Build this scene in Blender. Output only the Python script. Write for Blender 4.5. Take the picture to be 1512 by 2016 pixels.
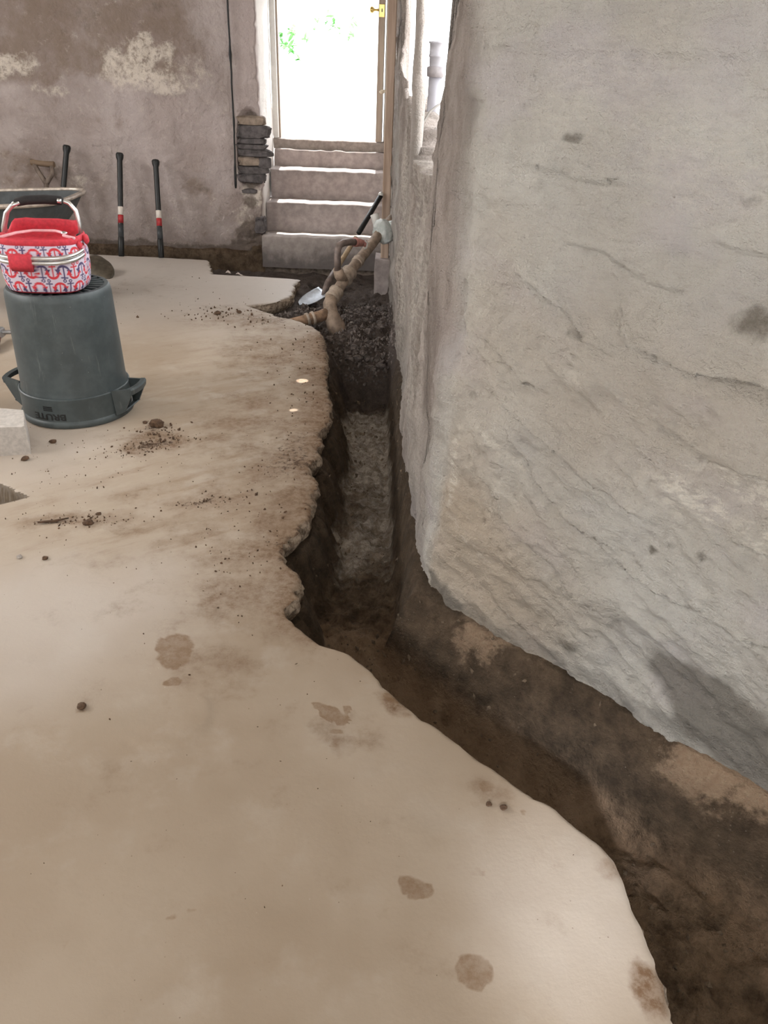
import bpy, math, random
import numpy as np
from mathutils import Vector, Matrix, Euler

random.seed(7)
rng = np.random.default_rng(7)
scene = bpy.context.scene
for o in list(bpy.data.objects):
    bpy.data.objects.remove(o)
C = scene.collection

# ------------------------------------------------------------------ camera
cam_d = bpy.data.cameras.new('camera')
cam = bpy.data.objects.new('camera', cam_d); C.objects.link(cam)
cam_d.sensor_fit = 'VERTICAL'
cam_d.sensor_height = 24.0
cam_d.lens = 24.0 * 1514.0 / 2016.0
cam_d.clip_start = 0.02
TH, RO = math.radians(30.5), math.radians(2.2)
fw = Vector((0, math.cos(TH), -math.sin(TH)))
up0 = Vector((0, math.sin(TH), math.cos(TH)))
rt0 = Vector((1, 0, 0))
rt = math.cos(RO) * rt0 + math.sin(RO) * up0
up = math.cos(RO) * up0 - math.sin(RO) * rt0
M = Matrix((rt, up, -fw)).transposed().to_4x4()
M.translation = (0, 0, 1.45)
cam.matrix_world = M
scene.camera = cam

# ------------------------------------------------------------------ view, world, lights
vs = scene.view_settings
vs.view_transform = 'Standard'; vs.look = 'None'; vs.gamma = 1.0; vs.use_curve_mapping = False
vs.exposure = 0.28
world = bpy.data.worlds.new('sky'); scene.world = world; world.use_nodes = True
wb = world.node_tree.nodes['Background']
wb.inputs[0].default_value = (0.94, 0.97, 1.0, 1); wb.inputs[1].default_value = 6.5

def sun(name, dir_to_sun, strength, col, angle):
    d = bpy.data.lights.new(name, 'SUN'); d.energy = strength; d.color = col; d.angle = math.radians(angle)
    o = bpy.data.objects.new(name, d); C.objects.link(o)
    o.rotation_euler = Vector(dir_to_sun).to_track_quat('Z', 'Y').to_euler(); o.location = (3, 5, 6)
    return o
SUN_DIR = Vector((-0.02, 0.40, 0.92)).normalized()
sun('sun', SUN_DIR, 12.0, (1, 0.96, 0.9), 0.5)

def area(name, loc, target, sx, sy, power, col, spread=180):
    d = bpy.data.lights.new(name, 'AREA'); d.shape = 'RECTANGLE'; d.size = sx; d.size_y = sy
    d.energy = power; d.color = col; d.spread = math.radians(spread)
    o = bpy.data.objects.new(name, d); C.objects.link(o)
    o.location = loc
    o.rotation_euler = (Vector(loc) - Vector(target)).to_track_quat('Z', 'Y').to_euler()
    return o
# daylight arriving through the windows of the back and left walls
area('daylight_back_window', (-0.9, -2.44, 1.93), (-0.9, 0, 1.3), 2.2, 0.7, 42, (1.0, 0.97, 0.94))
area('daylight_left_window', (-4.44, 1.6, 1.93), (-2, 1.6, 1.3), 1.9, 0.7, 54, (1.0, 0.97, 0.94))
area('daylight_left_window_rear', (-4.44, 4.6, 1.93), (-2, 4.4, 1.3), 1.4, 0.7, 30, (1.0, 0.97, 0.94))
# added spot lamp near the back window, makes the bright patch on the slab
sd = bpy.data.lights.new('added_slab_spot', 'SPOT'); sd.energy = 620; sd.spot_size = math.radians(8.0); sd.spot_blend = 1.0
sd.shadow_soft_size = 0.12; sd.color = (0.93, 0.95, 1.0)
so = bpy.data.objects.new('added_slab_spot', sd); C.objects.link(so)
so.location = (-0.15, -2.3, 1.95)
so.rotation_euler = (so.location - Vector((0.43, 0.93, 0))).to_track_quat('Z', 'Y').to_euler()

# added spot lamps outside the side opening, drawing two sun spots on the slab
for nm, tx, ty, en in (('added_sunspot_lamp', -.449, 3.765, 800), ('added_sunspot_lamp', -.447, 3.377, 500)):
    ld = bpy.data.lights.new(nm, 'SPOT'); ld.energy = en; ld.spot_size = math.radians(1.5 if en > 600 else 1.0); ld.spot_blend = .5; ld.shadow_soft_size = .004; ld.color = (1, .98, .94)
    lo = bpy.data.objects.new(nm, ld); C.objects.link(lo); lo.location = (tx + .88, ty + .25, 2.32)
    lo.rotation_euler = (lo.location - Vector((tx, ty, 0))).to_track_quat('Z', 'Y').to_euler()

# ------------------------------------------------------------------ numeric noise
def _hash(ix, iy, iz):
    n = (ix * 374761393 + iy * 668265263 + iz * 1274126177) & 0xffffffff
    n = ((n ^ (n >> 13)) * 1103515245) & 0xffffffff
    n = ((n ^ (n >> 16)) * 2246822519) & 0xffffffff
    return ((n ^ (n >> 15)) & 0xffff) / 65535.0
def vnoise(x, y, z=0.0):
    x, y, z = np.broadcast_arrays(np.asarray(x, float), np.asarray(y, float), np.asarray(z, float))
    ix, iy, iz = np.floor(x).astype(np.int64), np.floor(y).astype(np.int64), np.floor(z).astype(np.int64)
    fx, fy, fz = x - ix, y - iy, z - iz
    fx, fy, fz = [f * f * f * (f * (f * 6 - 15) + 10) for f in (fx, fy, fz)]
    r = 0
    for a in (0, 1):
        for b in (0, 1):
            for c in (0, 1):
                w = (fx if a else 1 - fx) * (fy if b else 1 - fy) * (fz if c else 1 - fz)
                r = r + w * _hash(ix + a, iy + b, iz + c)
    return r * 2 - 1
def fbm(x, y, z=0.0, octv=4, gain=0.5):
    s, a, f, t = 0, 1.0, 1.0, 0
    for i in range(octv):
        s = s + a * vnoise(np.asarray(x) * f + 17.3 * i, np.asarray(y) * f - 9.1 * i, np.asarray(z) * f + 3.7 * i)
        t += a; a *= gain; f *= 2.03
    return s / t
def ridged(x, y, z=0.0, octv=4):
    s, a, f, t = 0, 1.0, 1.0, 0
    for i in range(octv):
        s = s + a * (1 - np.abs(vnoise(np.asarray(x) * f + 5.3 * i, np.asarray(y) * f + 9.7 * i, np.asarray(z) * f)))
        t += a; a *= 0.5; f *= 2.1
    return s / t
def sst(a, b, x):
    t = np.clip((np.asarray(x, float) - a) / (b - a), 0, 1); return t * t * (3 - 2 * t)
def blob(x, y, cx, cy, rx, ry, ang=0.0, wob=0.35, seed=0.0, soft=0.5):
    c, s = math.cos(ang), math.sin(ang)
    dx, dy = x - cx, y - cy
    u, v = (c * dx + s * dy) / rx, (-s * dx + c * dy) / ry
    d = np.sqrt(u * u + v * v) + wob * fbm(x / (rx + ry) * 3 + seed, y / (rx + ry) * 3 - seed, seed, 3)
    return 1 - sst(1 - soft, 1 + soft, d)

# ------------------------------------------------------------------ mesh helpers
class MB:
    def __init__(s): s.v = []; s.f = []
    def add(s, vs_, fs_):
        o = len(s.v); s.v += [tuple(p) for p in vs_]; s.f += [tuple(i + o for i in f) for f in fs_]; return s
    def box(s, x0, x1, y0, y1, z0, z1, bev=0.0):
        if bev <= 0:
            vs_ = [(x, y, z) for z in (z0, z1) for y in (y0, y1) for x in (x0, x1)]
            return s.add(vs_, [(0, 2, 3, 1), (4, 5, 7, 6), (0, 1, 5, 4), (2, 6, 7, 3), (0, 4, 6, 2), (1, 3, 7, 5)])
        b = bev; rings = []
        for z, i in ((z0, b), (z0 + b, 0), (z1 - b, 0), (z1, b)):
            rings.append([(x0 + i, y0 + i + b, z), (x0 + i + b, y0 + i, z), (x1 - i - b, y0 + i, z), (x1 - i, y0 + i + b, z),
                          (x1 - i, y1 - i - b, z), (x1 - i - b, y1 - i, z), (x0 + i + b, y1 - i, z), (x0 + i, y1 - i - b, z)])
        return s.loft(rings, True, True)
    def loft(s, rings, cap0=True, cap1=True, closed=True):
        o = len(s.v); n = len(rings[0])
        for r in rings: s.v += [tuple(p) for p in r]
        for k in range(len(rings) - 1):
            for i in range(n if closed else n - 1):
                j = (i + 1) % n
                s.f.append((o + k * n + i, o + k * n + j, o + (k + 1) * n + j, o + (k + 1) * n + i))
        if cap0: s.f.append(tuple(o + i for i in reversed(range(n))))
        if cap1: s.f.append(tuple(o + (len(rings) - 1) * n + i for i in range(n)))
        return s
    def tube(s, pts, rad, n=10, closed=False, cap=True):
        pts = [Vector(p) for p in pts]; m = len(pts)
        rad = [rad] * m if not hasattr(rad, '__len__') else rad
        rings = []; ref = None
        for i, p in enumerate(pts):
            if closed: t = (pts[(i + 1) % m] - pts[i - 1])
            else: t = pts[min(i + 1, m - 1)] - pts[max(i - 1, 0)]
            t.normalize()
            if ref is None:
                ref = t.orthogonal().normalized()
            ref = (ref - t * ref.dot(t)).normalized()
            b = t.cross(ref)
            rings.append([p + (ref * math.cos(a) + b * math.sin(a)) * rad[i] for a in [2 * math.pi * k / n for k in range(n)]])
        if closed:
            rings.append(rings[0]); return s.loft(rings, False, False)
        return s.loft(rings, cap, cap)
    def lathe(s, prof, c=(0, 0, 0), n=48, cap0=False, cap1=False):
        rings = [[(c[0] + r * math.cos(2 * math.pi * k / n), c[1] + r * math.sin(2 * math.pi * k / n), c[2] + z) for k in range(n)] for r, z in prof]
        return s.loft(rings, cap0, cap1)
    def lathe_axis(s, p0, p1, prof, n=16):
        p0, p1 = Vector(p0), Vector(p1); d = (p1 - p0).normalized(); a = d.orthogonal().normalized(); b = d.cross(a)
        rings = [[p0 + d * t + (a * math.cos(2 * math.pi * k / n) + b * math.sin(2 * math.pi * k / n)) * r for k in range(n)] for r, t in prof]
        return s.loft(rings, True, True)
    def rock(s, c, r, seed, flat=0.7, n=2, rough=0.35):
        base = _ICO
        o = len(s.v); rx = r if hasattr(r, '__len__') else (r, r, r * flat)
        for p in base[0]:
            k = 1 + rough * float(vnoise(p[0] * 1.3 + seed * 7.1, p[1] * 1.3 + seed * 3.3, p[2] * 1.3 - seed * 5.7))
            s.v.append((c[0] + p[0] * rx[0] * k, c[1] + p[1] * rx[1] * k, c[2] + p[2] * rx[2] * k))
        s.f += [tuple(i + o for i in f) for f in base[1]]
        return s
def _ico():
    import bmesh
    bm = bmesh.new(); bmesh.ops.create_icosphere(bm, subdivisions=2, radius=1.0)
    bm.verts.ensure_lookup_table()
    r = ([tuple(v.co) for v in bm.verts], [tuple(v.index for v in f.verts) for f in bm.faces]); bm.free(); return r
_ICO = _ico()

def link(name, me, mat, parent=None, smooth=False):
    o = bpy.data.objects.new(name, me); C.objects.link(o)
    if mat: me.materials.append(mat)
    if smooth: me.polygons.foreach_set('use_smooth', [True] * len(me.polygons))
    if parent: o.parent = parent
    return o
def obj(name, mb, mat, parent=None, smooth=False, angle=None):
    off = wloc(parent) if parent else Vector((0, 0, 0))
    vv = [(p[0] - off.x, p[1] - off.y, p[2] - off.z) for p in mb.v]
    me = bpy.data.meshes.new(name); me.from_pydata(vv, [], mb.f); me.update()
    import bmesh
    bm = bmesh.new(); bm.from_mesh(me); bmesh.ops.recalc_face_normals(bm, faces=bm.faces)
    if angle is not None:
        lim = math.radians(angle)
        for e in bm.edges:
            if len(e.link_faces) == 2 and e.calc_face_angle(0) > lim: e.smooth = False
        smooth = True
    bm.to_mesh(me); bm.free()
    return link(name, me, mat, parent, smooth)
def wloc(o):
    v = Vector(o.location); p = o.parent
    while p: v = v + Vector(p.location); p = p.parent
    return v
def thing(name, label, cat, loc=(0, 0, 0), group=None):
    o = bpy.data.objects.new(name, None); C.objects.link(o); o.location = loc; o.empty_display_size = 0.1
    return tag(o, label, cat, group)
def tag(o, label=None, cat=None, group=None, kind=None):
    if label: o['label'] = label
    if cat: o['category'] = cat
    if group: o['group'] = group
    if kind: o['kind'] = kind
    return o
def single(name, mb, mat, label, cat, loc, group=None, **k):
    """a thing that is one mesh: origin moved to loc"""
    o = obj(name, mb, mat, None, **k)
    me = o.data; co = np.empty(len(me.vertices) * 3); me.vertices.foreach_get('co', co)
    co = co.reshape(-1, 3) - np.array(loc); me.vertices.foreach_set('co', co.ravel()); me.update(); o.location = loc
    return tag(o, label, cat, group)
def grid_mesh(name, X, Y, Z, mat, attrs=None, parent=None, extra=None, flip=False, closed_ring=False):
    nr, nc = X.shape
    co = np.stack([X, Y, Z], -1).reshape(-1, 3)
    i = np.arange(nr * nc).reshape(nr, nc)
    a, b, c, d = i[:-1, :-1], i[:-1, 1:], i[1:, 1:], i[1:, :-1]
    q = np.stack([a, b, c, d] if not flip else [a, d, c, b], -1).reshape(-1, 4)
    me = bpy.data.meshes.new(name)
    me.vertices.add(len(co)); me.vertices.foreach_set('co', co.ravel().astype(np.float32))
    me.loops.add(q.size); me.loops.foreach_set('vertex_index', q.ravel().astype(np.int32))
    me.polygons.add(len(q)); me.polygons.foreach_set('loop_start', (np.arange(len(q)) * 4).astype(np.int32))
    me.update(calc_edges=True)
    me.polygons.foreach_set('use_smooth', np.ones(len(q), bool))
    for k, v in (attrs or {}).items():
        v = np.asarray(v, dtype=np.float32)
        if v.ndim == 3:
            at = me.attributes.new(k, 'FLOAT_COLOR', 'POINT')
            at.data.foreach_set('color', np.concatenate([v, np.ones(v.shape[:2] + (1,), np.float32)], -1).ravel())
        else:
            at = me.attributes.new(k, 'FLOAT', 'POINT'); at.data.foreach_set('value', np.ascontiguousarray(v).ravel())
    return link(name, me, mat, parent)

# ------------------------------------------------------------------ material helper
class NT:
    def __init__(s, name):
        s.m = bpy.data.materials.new(name); s.m.use_nodes = True; s.t = s.m.node_tree; s.n = s.t.nodes; s.l = s.t.links
        s.b = s.n['Principled BSDF']; s._tc = None
    def put(s, sock, v):
        if isinstance(v, bpy.types.NodeSocket): s.l.new(v, sock)
        elif isinstance(v, (tuple, list)) and len(v) == 3 and sock.type == 'RGBA': sock.default_value = (*v, 1)
        else: sock.default_value = v
    def tc(s):
        if s._tc is None: s._tc = s.n.new('ShaderNodeTexCoord').outputs['Object']
        return s._tc
    def mapping(s, scale=(1, 1, 1), rot=(0, 0, 0), vec=None):
        m = s.n.new('ShaderNodeMapping'); s.put(m.inputs['Vector'], vec or s.tc()); m.inputs['Scale'].default_value = scale; m.inputs['Rotation'].default_value = rot
        return m.outputs[0]
    def noise(s, scale, detail=4, rough=0.55, vec=None, dist=0.0):
        k = s.n.new('ShaderNodeTexNoise'); s.put(k.inputs['Vector'], vec or s.tc())
        k.inputs['Scale'].default_value = scale; k.inputs['Detail'].default_value = detail; k.inputs['Roughness'].default_value = rough; k.inputs['Distortion'].default_value = dist
        return k.outputs['Fac']
    def voro(s, scale, vec=None, feature='F1', rnd=1.0):
        k = s.n.new('ShaderNodeTexVoronoi'); k.feature = feature; s.put(k.inputs['Vector'], vec or s.tc()); k.inputs['Scale'].default_value = scale; k.inputs['Randomness'].default_value = rnd
        return k.outputs['Distance']
    def attr(s, name, out='Fac'):
        k = s.n.new('ShaderNodeAttribute'); k.attribute_name = name; return k.outputs[out]
    def ramp(s, fac, lo, hi):
        k = s.n.new('ShaderNodeMapRange'); k.interpolation_type = 'SMOOTHSTEP'; s.put(k.inputs[0], fac); s.put(k.inputs[1], lo); s.put(k.inputs[2], hi); return k.outputs[0]
    def mix(s, fac, a, b, mode='MIX'):
        k = s.n.new('ShaderNodeMix'); k.data_type = 'RGBA'; k.blend_type = mode
        s.put(k.inputs[0], fac); s.put(k.inputs[6], a); s.put(k.inputs[7], b); return k.outputs[2]
    def math(s, op, a, b=0.0, c=None):
        k = s.n.new('ShaderNodeMath'); k.operation = op; s.put(k.inputs[0], a); s.put(k.inputs[1], b)
        if c is not None: s.put(k.inputs[2], c)
        return k.outputs[0]
    def bump(s, h, strength=0.5, dist=0.01, normal=None):
        k = s.n.new('ShaderNodeBump'); s.put(k.inputs['Height'], h); k.inputs['Strength'].default_value = strength; k.inputs['Distance'].default_value = dist
        if normal: s.l.new(normal, k.inputs['Normal'])
        return k.outputs[0]
    def out(s, col=None, rough=None, normal=None, **kw):
        if col is not None: s.put(s.b.inputs['Base Color'], col)
        if rough is not None: s.put(s.b.inputs['Roughness'], rough)
        if normal is not None: s.put(s.b.inputs['Normal'], normal)
        for k, v in kw.items(): s.put(s.b.inputs[k.replace('_', ' ')], v)
        return s.m

def m_simple(name, col, rough=0.6, metal=0.0, var=0.15, scale=30, bump=0.15, bd=0.002, spec=0.5):
    t = NT(name)
    n = t.noise(scale, 5, 0.6); n2 = t.noise(scale * 0.2, 3, 0.5)
    dark = tuple(c * (1 - var) for c in col); lite = tuple(min(1, c * (1 + var)) for c in col)
    c = t.mix(t.ramp(n, 0.3, 0.7), dark, lite)
    c = t.mix(t.math('MULTIPLY', t.ramp(n2, 0.5, 0.75), 0.35), c, tuple(x * 0.75 for x in col))
    return t.out(c, rough, t.bump(n, bump, bd), Metallic=metal, Specular_IOR_Level=spec)

# ---- plaster of the near wall and its return
def m_plaster():
    t = NT('grey_plaster')
    big = t.noise(1.7, 4, 0.55); mid = t.noise(6.0, 5, 0.6); fine = t.noise(70, 5, 0.65)
    c = t.mix(t.ramp(big, 0.35, 0.65), (0.50, 0.475, 0.43), (0.60, 0.585, 0.545))
    c = t.mix(t.math('MULTIPLY', t.ramp(mid, 0.48, 0.7), 0.5), c, (0.475, 0.455, 0.44))
    lav = t.noise(3.1, 3, 0.5, t.mapping((1, 1, 1.6), (0.3, 0.5, 0.2)))
    c = t.mix(t.math('MULTIPLY', t.ramp(lav, 0.52, 0.68), 0.45), c, (0.53, 0.49, 0.51))
    warm = t.attr('warm')
    c = t.mix(t.math('MULTIPLY', warm, 0.75), c, (0.46, 0.37, 0.275))
    pink = t.attr('pink')
    vs_ = t.noise(1.0, 6, .65, t.mapping((7, 7, 1.4)))
    c = t.mix(t.math('MULTIPLY', pink, 0.9), c, t.mix(t.ramp(vs_, .36, .64), (.175, .14, .12), (.37, .315, .285)))
    wn = t.noise(26, 5, 0.7, t.mapping((1, 1, 2.4), (0.0, 0.55, 0)))
    lite = t.math('MULTIPLY', t.attr('lite'), t.ramp(wn, 0.42, 0.6))
    c = t.mix(t.math('MULTIPLY', lite, 0.75), c, (0.76, 0.72, 0.64))
    sn = t.noise(38, 5, 0.7)
    st = t.ramp(t.math('ADD', t.attr('stain'), t.math('MULTIPLY', t.math('SUBTRACT', sn, 0.5), 0.9)), 0.1, 1.0)
    c = t.mix(t.math('MULTIPLY', st, 0.85), c, (0.125, 0.108, 0.085))
    wet = t.ramp(t.math('ADD', t.attr('wet'), t.math('MULTIPLY', t.math('SUBTRACT', mid, 0.5), 0.8)), 0.2, 0.9)
    c = t.mix(t.math('MULTIPLY', wet, 0.8), c, (0.17, 0.155, 0.135))
    fl = t.ramp(t.noise(55, 4, 0.6), 0.66, 0.76)
    c = t.mix(t.math('MULTIPLY', fl, 0.25), c, (0.33, 0.28, 0.23))
    streak = t.noise(26, 6, 0.7, t.mapping((.8, .8, 3.6), (0.0, 0.55, 0.0)))
    grain = t.noise(150, 3, 0.6)
    c = t.mix(t.math('MULTIPLY', t.ramp(streak, .52, .34), .16), c, (.30, .265, .225))
    h = t.math('ADD', t.math('MULTIPLY', fine, 0.5), t.math('MULTIPLY', streak, 0.28))
    h = t.math('ADD', h, t.math('MULTIPLY', grain, 0.30))
    return t.out(c, 0.88, t.bump(h, 1.0, 0.024), Specular_IOR_Level=0.25)
# ---- plaster of the far wall
def m_far():
    t = NT('old_limewash_plaster')
    big = t.noise(1.6, 5, 0.6); mid = t.noise(6, 6, 0.62); fine = t.noise(45, 5, 0.6)
    c = t.mix(t.ramp(big, 0.35, 0.65), (0.29, 0.235, 0.215), (0.43, 0.37, 0.35))
    c = t.mix(t.math('MULTIPLY', t.ramp(mid, 0.52, 0.72), 0.5), c, (0.25, 0.20, 0.17))
    br = t.ramp(t.math('ADD', t.attr('brown'), t.math('MULTIPLY', t.math('SUBTRACT', mid, 0.5), 1.3)), 0.25, 0.9)
    c = t.mix(t.math('MULTIPLY', br, 0.8), c, (0.20, 0.148, 0.112))
    li = t.ramp(t.math('ADD', t.attr('lite'), t.math('MULTIPLY', t.math('SUBTRACT', t.noise(9, 8, 0.78), 0.5), 3.0)), 0.10, 0.95)
    li = t.math('MULTIPLY', li, t.ramp(t.noise(28, 5, .7), .30, .55))
    c = t.mix(t.math('MULTIPLY', li, 0.9), c, (0.64, 0.57, 0.49))
    pk = t.attr('pale')
    c = t.mix(t.math('MULTIPLY', pk, 0.65), c, (0.52, 0.44, 0.42))
    st = t.ramp(t.math('ADD', t.attr('stain'), t.math('MULTIPLY', t.math('SUBTRACT', t.noise(14, 6, 0.7), 0.5), 1.4)), 0.3, 0.8)
    c = t.mix(t.math('MULTIPLY', st, 0.8), c, (0.115, 0.09, 0.072))
    c = t.mix(t.math('MULTIPLY', t.ramp(fine, 0.62, 0.75), 0.4), c, (0.2, 0.16, 0.14))
    c = t.mix(t.attr('reveal_glare'), c, (.74, .71, .68))  # reveal colour whitened to stand in for the sky's glare
    h = t.math('ADD', t.math('MULTIPLY', mid, 1.0), t.math('MULTIPLY', fine, 0.3))
    return t.out(c, 0.9, t.bump(h, 0.9, 0.03), Specular_IOR_Level=0.2)
# ---- concrete slab
def m_floor():
    t = NT('stained_concrete')
    big = t.noise(1.3, 4, 0.55); mid = t.noise(5, 5, 0.6); fine = t.noise(60, 5, 0.65)
    c = t.mix(t.ramp(big, 0.35, 0.65), (0.425, 0.345, 0.262), (0.53, 0.455, 0.37))
    c = t.mix(t.math('MULTIPLY', t.ramp(mid, 0.5, 0.72), 0.55), c, (0.56, 0.50, 0.43))
    c = t.mix(t.math('MULTIPLY', t.ramp(t.noise(2.6, 5, 0.6), 0.52, 0.7), 0.45), c, (0.41, 0.34, 0.26))
    dg = t.noise(5, 7, 0.7, t.mapping((.6, 2.4, 1), (0, 0, 0), t.mapping((1, 1, 1), (0, 0, -.6))))
    c = t.mix(t.math('MULTIPLY', t.ramp(dg, .50, .72), t.attr('drag')), c, (.34, .25, .17))
    c = t.mix(t.math('MULTIPLY', t.ramp(dg, .48, .30), t.math('MULTIPLY', t.attr('drag'), .6)), c, (.60, .54, .46))
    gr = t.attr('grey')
    c = t.mix(t.math('MULTIPLY', gr, 0.8), c, (0.72, 0.69, 0.66))  # paler slab colour; at the far end it stands in for door light
    d1 = t.ramp(t.math('ADD', t.attr('dirt'), t.math('MULTIPLY', t.math('SUBTRACT', t.noise(7, 8, 0.7), 0.5), 1.9)), 0.12, 0.95)
    d1 = t.math('MULTIPLY', d1, t.math('ADD', .55, t.math('MULTIPLY', t.ramp(t.noise(38, 6, .75), .38, .62), .45)))
    c = t.mix(d1, c, (0.205, 0.125, 0.070))
    s1 = t.ramp(t.math('ADD', t.attr('stain'), t.math('MULTIPLY', t.math('SUBTRACT', t.noise(24, 5, 0.6), 0.5), 0.6)), 0.35, 0.75)
    s1 = t.math('MULTIPLY', s1, t.math('ADD', .45, t.math('MULTIPLY', t.ramp(t.noise(30, 6, .75), .35, .65), .4)))
    c = t.mix(s1, c, (0.25, 0.16, 0.092))
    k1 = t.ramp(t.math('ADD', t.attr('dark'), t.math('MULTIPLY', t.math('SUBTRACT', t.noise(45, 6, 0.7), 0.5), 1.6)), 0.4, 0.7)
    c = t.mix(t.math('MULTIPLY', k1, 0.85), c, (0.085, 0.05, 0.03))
    sp = t.ramp(t.voro(48), 0.09, 0.03)
    sel = t.ramp(t.noise(3.5, 3, 0.5), 0.5, 0.66)
    c = t.mix(t.math('MULTIPLY', t.math('MULTIPLY', sp, sel), 0.65), c, (0.12, 0.075, 0.045))
    wp = t.ramp(t.voro(33, t.mapping((1, 1, 1), (0, 0, 1.1))), 0.06, 0.02)
    c = t.mix(t.math('MULTIPLY', t.math('MULTIPLY', wp, t.ramp(t.noise(4.3, 3), 0.5, 0.62)), 0.6), c, (0.75, 0.70, 0.62))
    c = t.mix(1.0, c, (.79, .76, .735), 'MULTIPLY')
    ed = t.attr('edge')
    ec = t.mix(t.ramp(t.noise(42, 5, 0.7), 0.4, 0.6), (0.14, 0.10, 0.07), (0.36, 0.29, 0.22))
    c = t.mix(ed, c, ec)
    so_ = t.ramp(t.attr('soil'), .02, .2)
    c = t.mix(so_, c, t.mix(t.noise(30, 5, 0.7), (0.06, 0.042, 0.026), (0.2, 0.15, 0.10)))
    r = t.math('ADD', t.math('ADD', 0.40, t.math('MULTIPLY', t.attr('dirt'), .5)), t.math('MULTIPLY', mid, 0.22))
    r = t.math('ADD', r, t.math('MULTIPLY', ed, 0.4))
    h = t.math('ADD', t.math('MULTIPLY', fine, 0.5), t.math('MULTIPLY', mid, 0.8))
    return t.out(c, r, t.bump(h, 0.28, 0.005), Specular_IOR_Level=0.35)
# ---- soil of the trench
def m_soil():
    t = NT('damp_trench_soil')
    big = t.noise(3.5, 5, 0.6); mid = t.noise(16, 6, 0.68); fine = t.noise(70, 5, 0.7)
    c = t.mix(t.ramp(mid, 0.3, 0.7), (0.070, 0.047, 0.030), (0.185, 0.130, 0.085))
    pale = t.ramp(t.math('ADD', t.attr('pale'), t.math('MULTIPLY', t.math('SUBTRACT', t.noise(11, 7, 0.7), 0.5), 1.5)), 0.3, 1.0)
    c = t.mix(t.math('MULTIPLY', pale, 0.95), c, t.mix(t.ramp(t.noise(24, 6, .7), .35, .65), (0.28, 0.225, 0.17), (0.66, 0.59, 0.51)))
    clay = t.ramp(t.math('ADD', t.attr('clay'), t.math('MULTIPLY', t.math('SUBTRACT', mid, 0.5), 1.1)), 0.25, 0.9)
    c = t.mix(t.math('MULTIPLY', clay, 0.85), c, (0.36, 0.245, 0.16))
    rk = t.ramp(t.math('ADD', t.attr('rock'), t.math('MULTIPLY', t.math('SUBTRACT', t.noise(13, 6, 0.7), 0.5), 2.0)), 0.45, 0.85)
    c = t.mix(t.math('MULTIPLY', rk, 0.9), c, t.mix(fine, (0.30, 0.17, 0.11), (0.60, 0.47, 0.33)))
    dmp = t.attr('damp')
    c = t.mix(t.math('MULTIPLY', dmp, .75), c, t.mix(t.ramp(t.noise(20, 6, .7), .35, .65), (.034, .024, .016), (.105, .074, .048)))
    gy = t.attr('cold')
    c = t.mix(t.math('MULTIPLY', gy, 0.8), c, t.mix(mid, (0.045, 0.036, 0.034), (0.17, 0.14, 0.13)))
    peb = t.ramp(t.voro(60), 0.16, 0.08)
    c = t.mix(t.math('MULTIPLY', t.math('MULTIPLY', peb, t.ramp(big, 0.5, 0.6)), 0.5), c, (0.32, 0.26, 0.2))
    h = t.math('ADD', mid, t.math('MULTIPLY', fine, 0.4))
    return t.out(c, 0.9, t.bump(h, 1.0, 0.045), Specular_IOR_Level=0.25)

MAT = {}
MAT['plaster'] = m_plaster(); MAT['far'] = m_far(); MAT['floor'] = m_floor(); MAT['soil'] = m_soil()
MAT['shell'] = m_simple('shell_plaster', (0.5, 0.46, 0.41), 0.9, var=0.08, scale=6, bump=0.2, bd=0.01)
MAT['concrete'] = m_simple('step_concrete', (0.36, 0.31, 0.295), 0.8, var=0.2, scale=16, bump=0.3, bd=0.005)
MAT['block'] = m_simple('block_concrete', (0.50, 0.46, 0.42), 0.85, var=0.12, scale=60, bump=0.5, bd=0.003)
MAT['rubber'] = m_simple('black_rubber', (.010, .0105, .011), 0.55, var=0.2, scale=20, bump=0.1)
MAT['white_out'] = m_simple('pale_gravel', (0.62, 0.6, 0.57), 0.9, var=0.1, scale=12, bump=0.3, bd=0.01)
def m_step1():
    t = NT('damp_step_concrete')
    n = t.noise(16, 5, .6); m_ = t.noise(5, 5, .65)
    c = t.mix(t.ramp(n, .3, .7), (.31, .27, .25), (.42, .37, .345))
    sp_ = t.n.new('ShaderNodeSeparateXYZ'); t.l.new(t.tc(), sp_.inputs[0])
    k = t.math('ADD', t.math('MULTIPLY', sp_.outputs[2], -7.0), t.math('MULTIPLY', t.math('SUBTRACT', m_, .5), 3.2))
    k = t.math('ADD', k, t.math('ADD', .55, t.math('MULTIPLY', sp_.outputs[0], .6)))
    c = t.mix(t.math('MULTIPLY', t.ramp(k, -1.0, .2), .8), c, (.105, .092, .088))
    return t.out(c, .75, t.bump(n, .4, .006))
MAT['step1'] = m_step1()
MAT['rubble0'] = m_simple('rubble_footing', (.17, .135, .11), .9, var=.5, scale=22, bump=.8, bd=.012)
def m_wood(name, a, b, axis='z', scale=9):
    t = NT(name)
    sc = {'z': (scale * 3, scale * 3, scale * 0.15), 'y': (scale * 3, scale * 0.15, scale * 3), 'x': (scale * 0.15, scale * 3, scale * 3)}[axis]
    n = t.noise(1.0, 5, 0.6, t.mapping(sc), 0.6)
    c = t.mix(t.ramp(n, 0.3, 0.7), a, b)
    return t.out(c, 0.7, t.bump(n, 0.25, 0.003))
MAT['post'] = m_wood('weathered_post_wood', (0.36, 0.255, 0.19), (0.56, 0.43, 0.34))
MAT['doorwood'] = m_wood('door_wood', (0.30, 0.235, 0.19), (0.45, 0.37, 0.30))
MAT['whitepaint'] = m_simple('white_painted_wood', (0.78, 0.77, 0.74), 0.5, var=0.05)
MAT['ash'] = m_wood('ash_handle_wood', (0.33, 0.24, 0.15), (0.55, 0.42, 0.28), 'z', 14)

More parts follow.
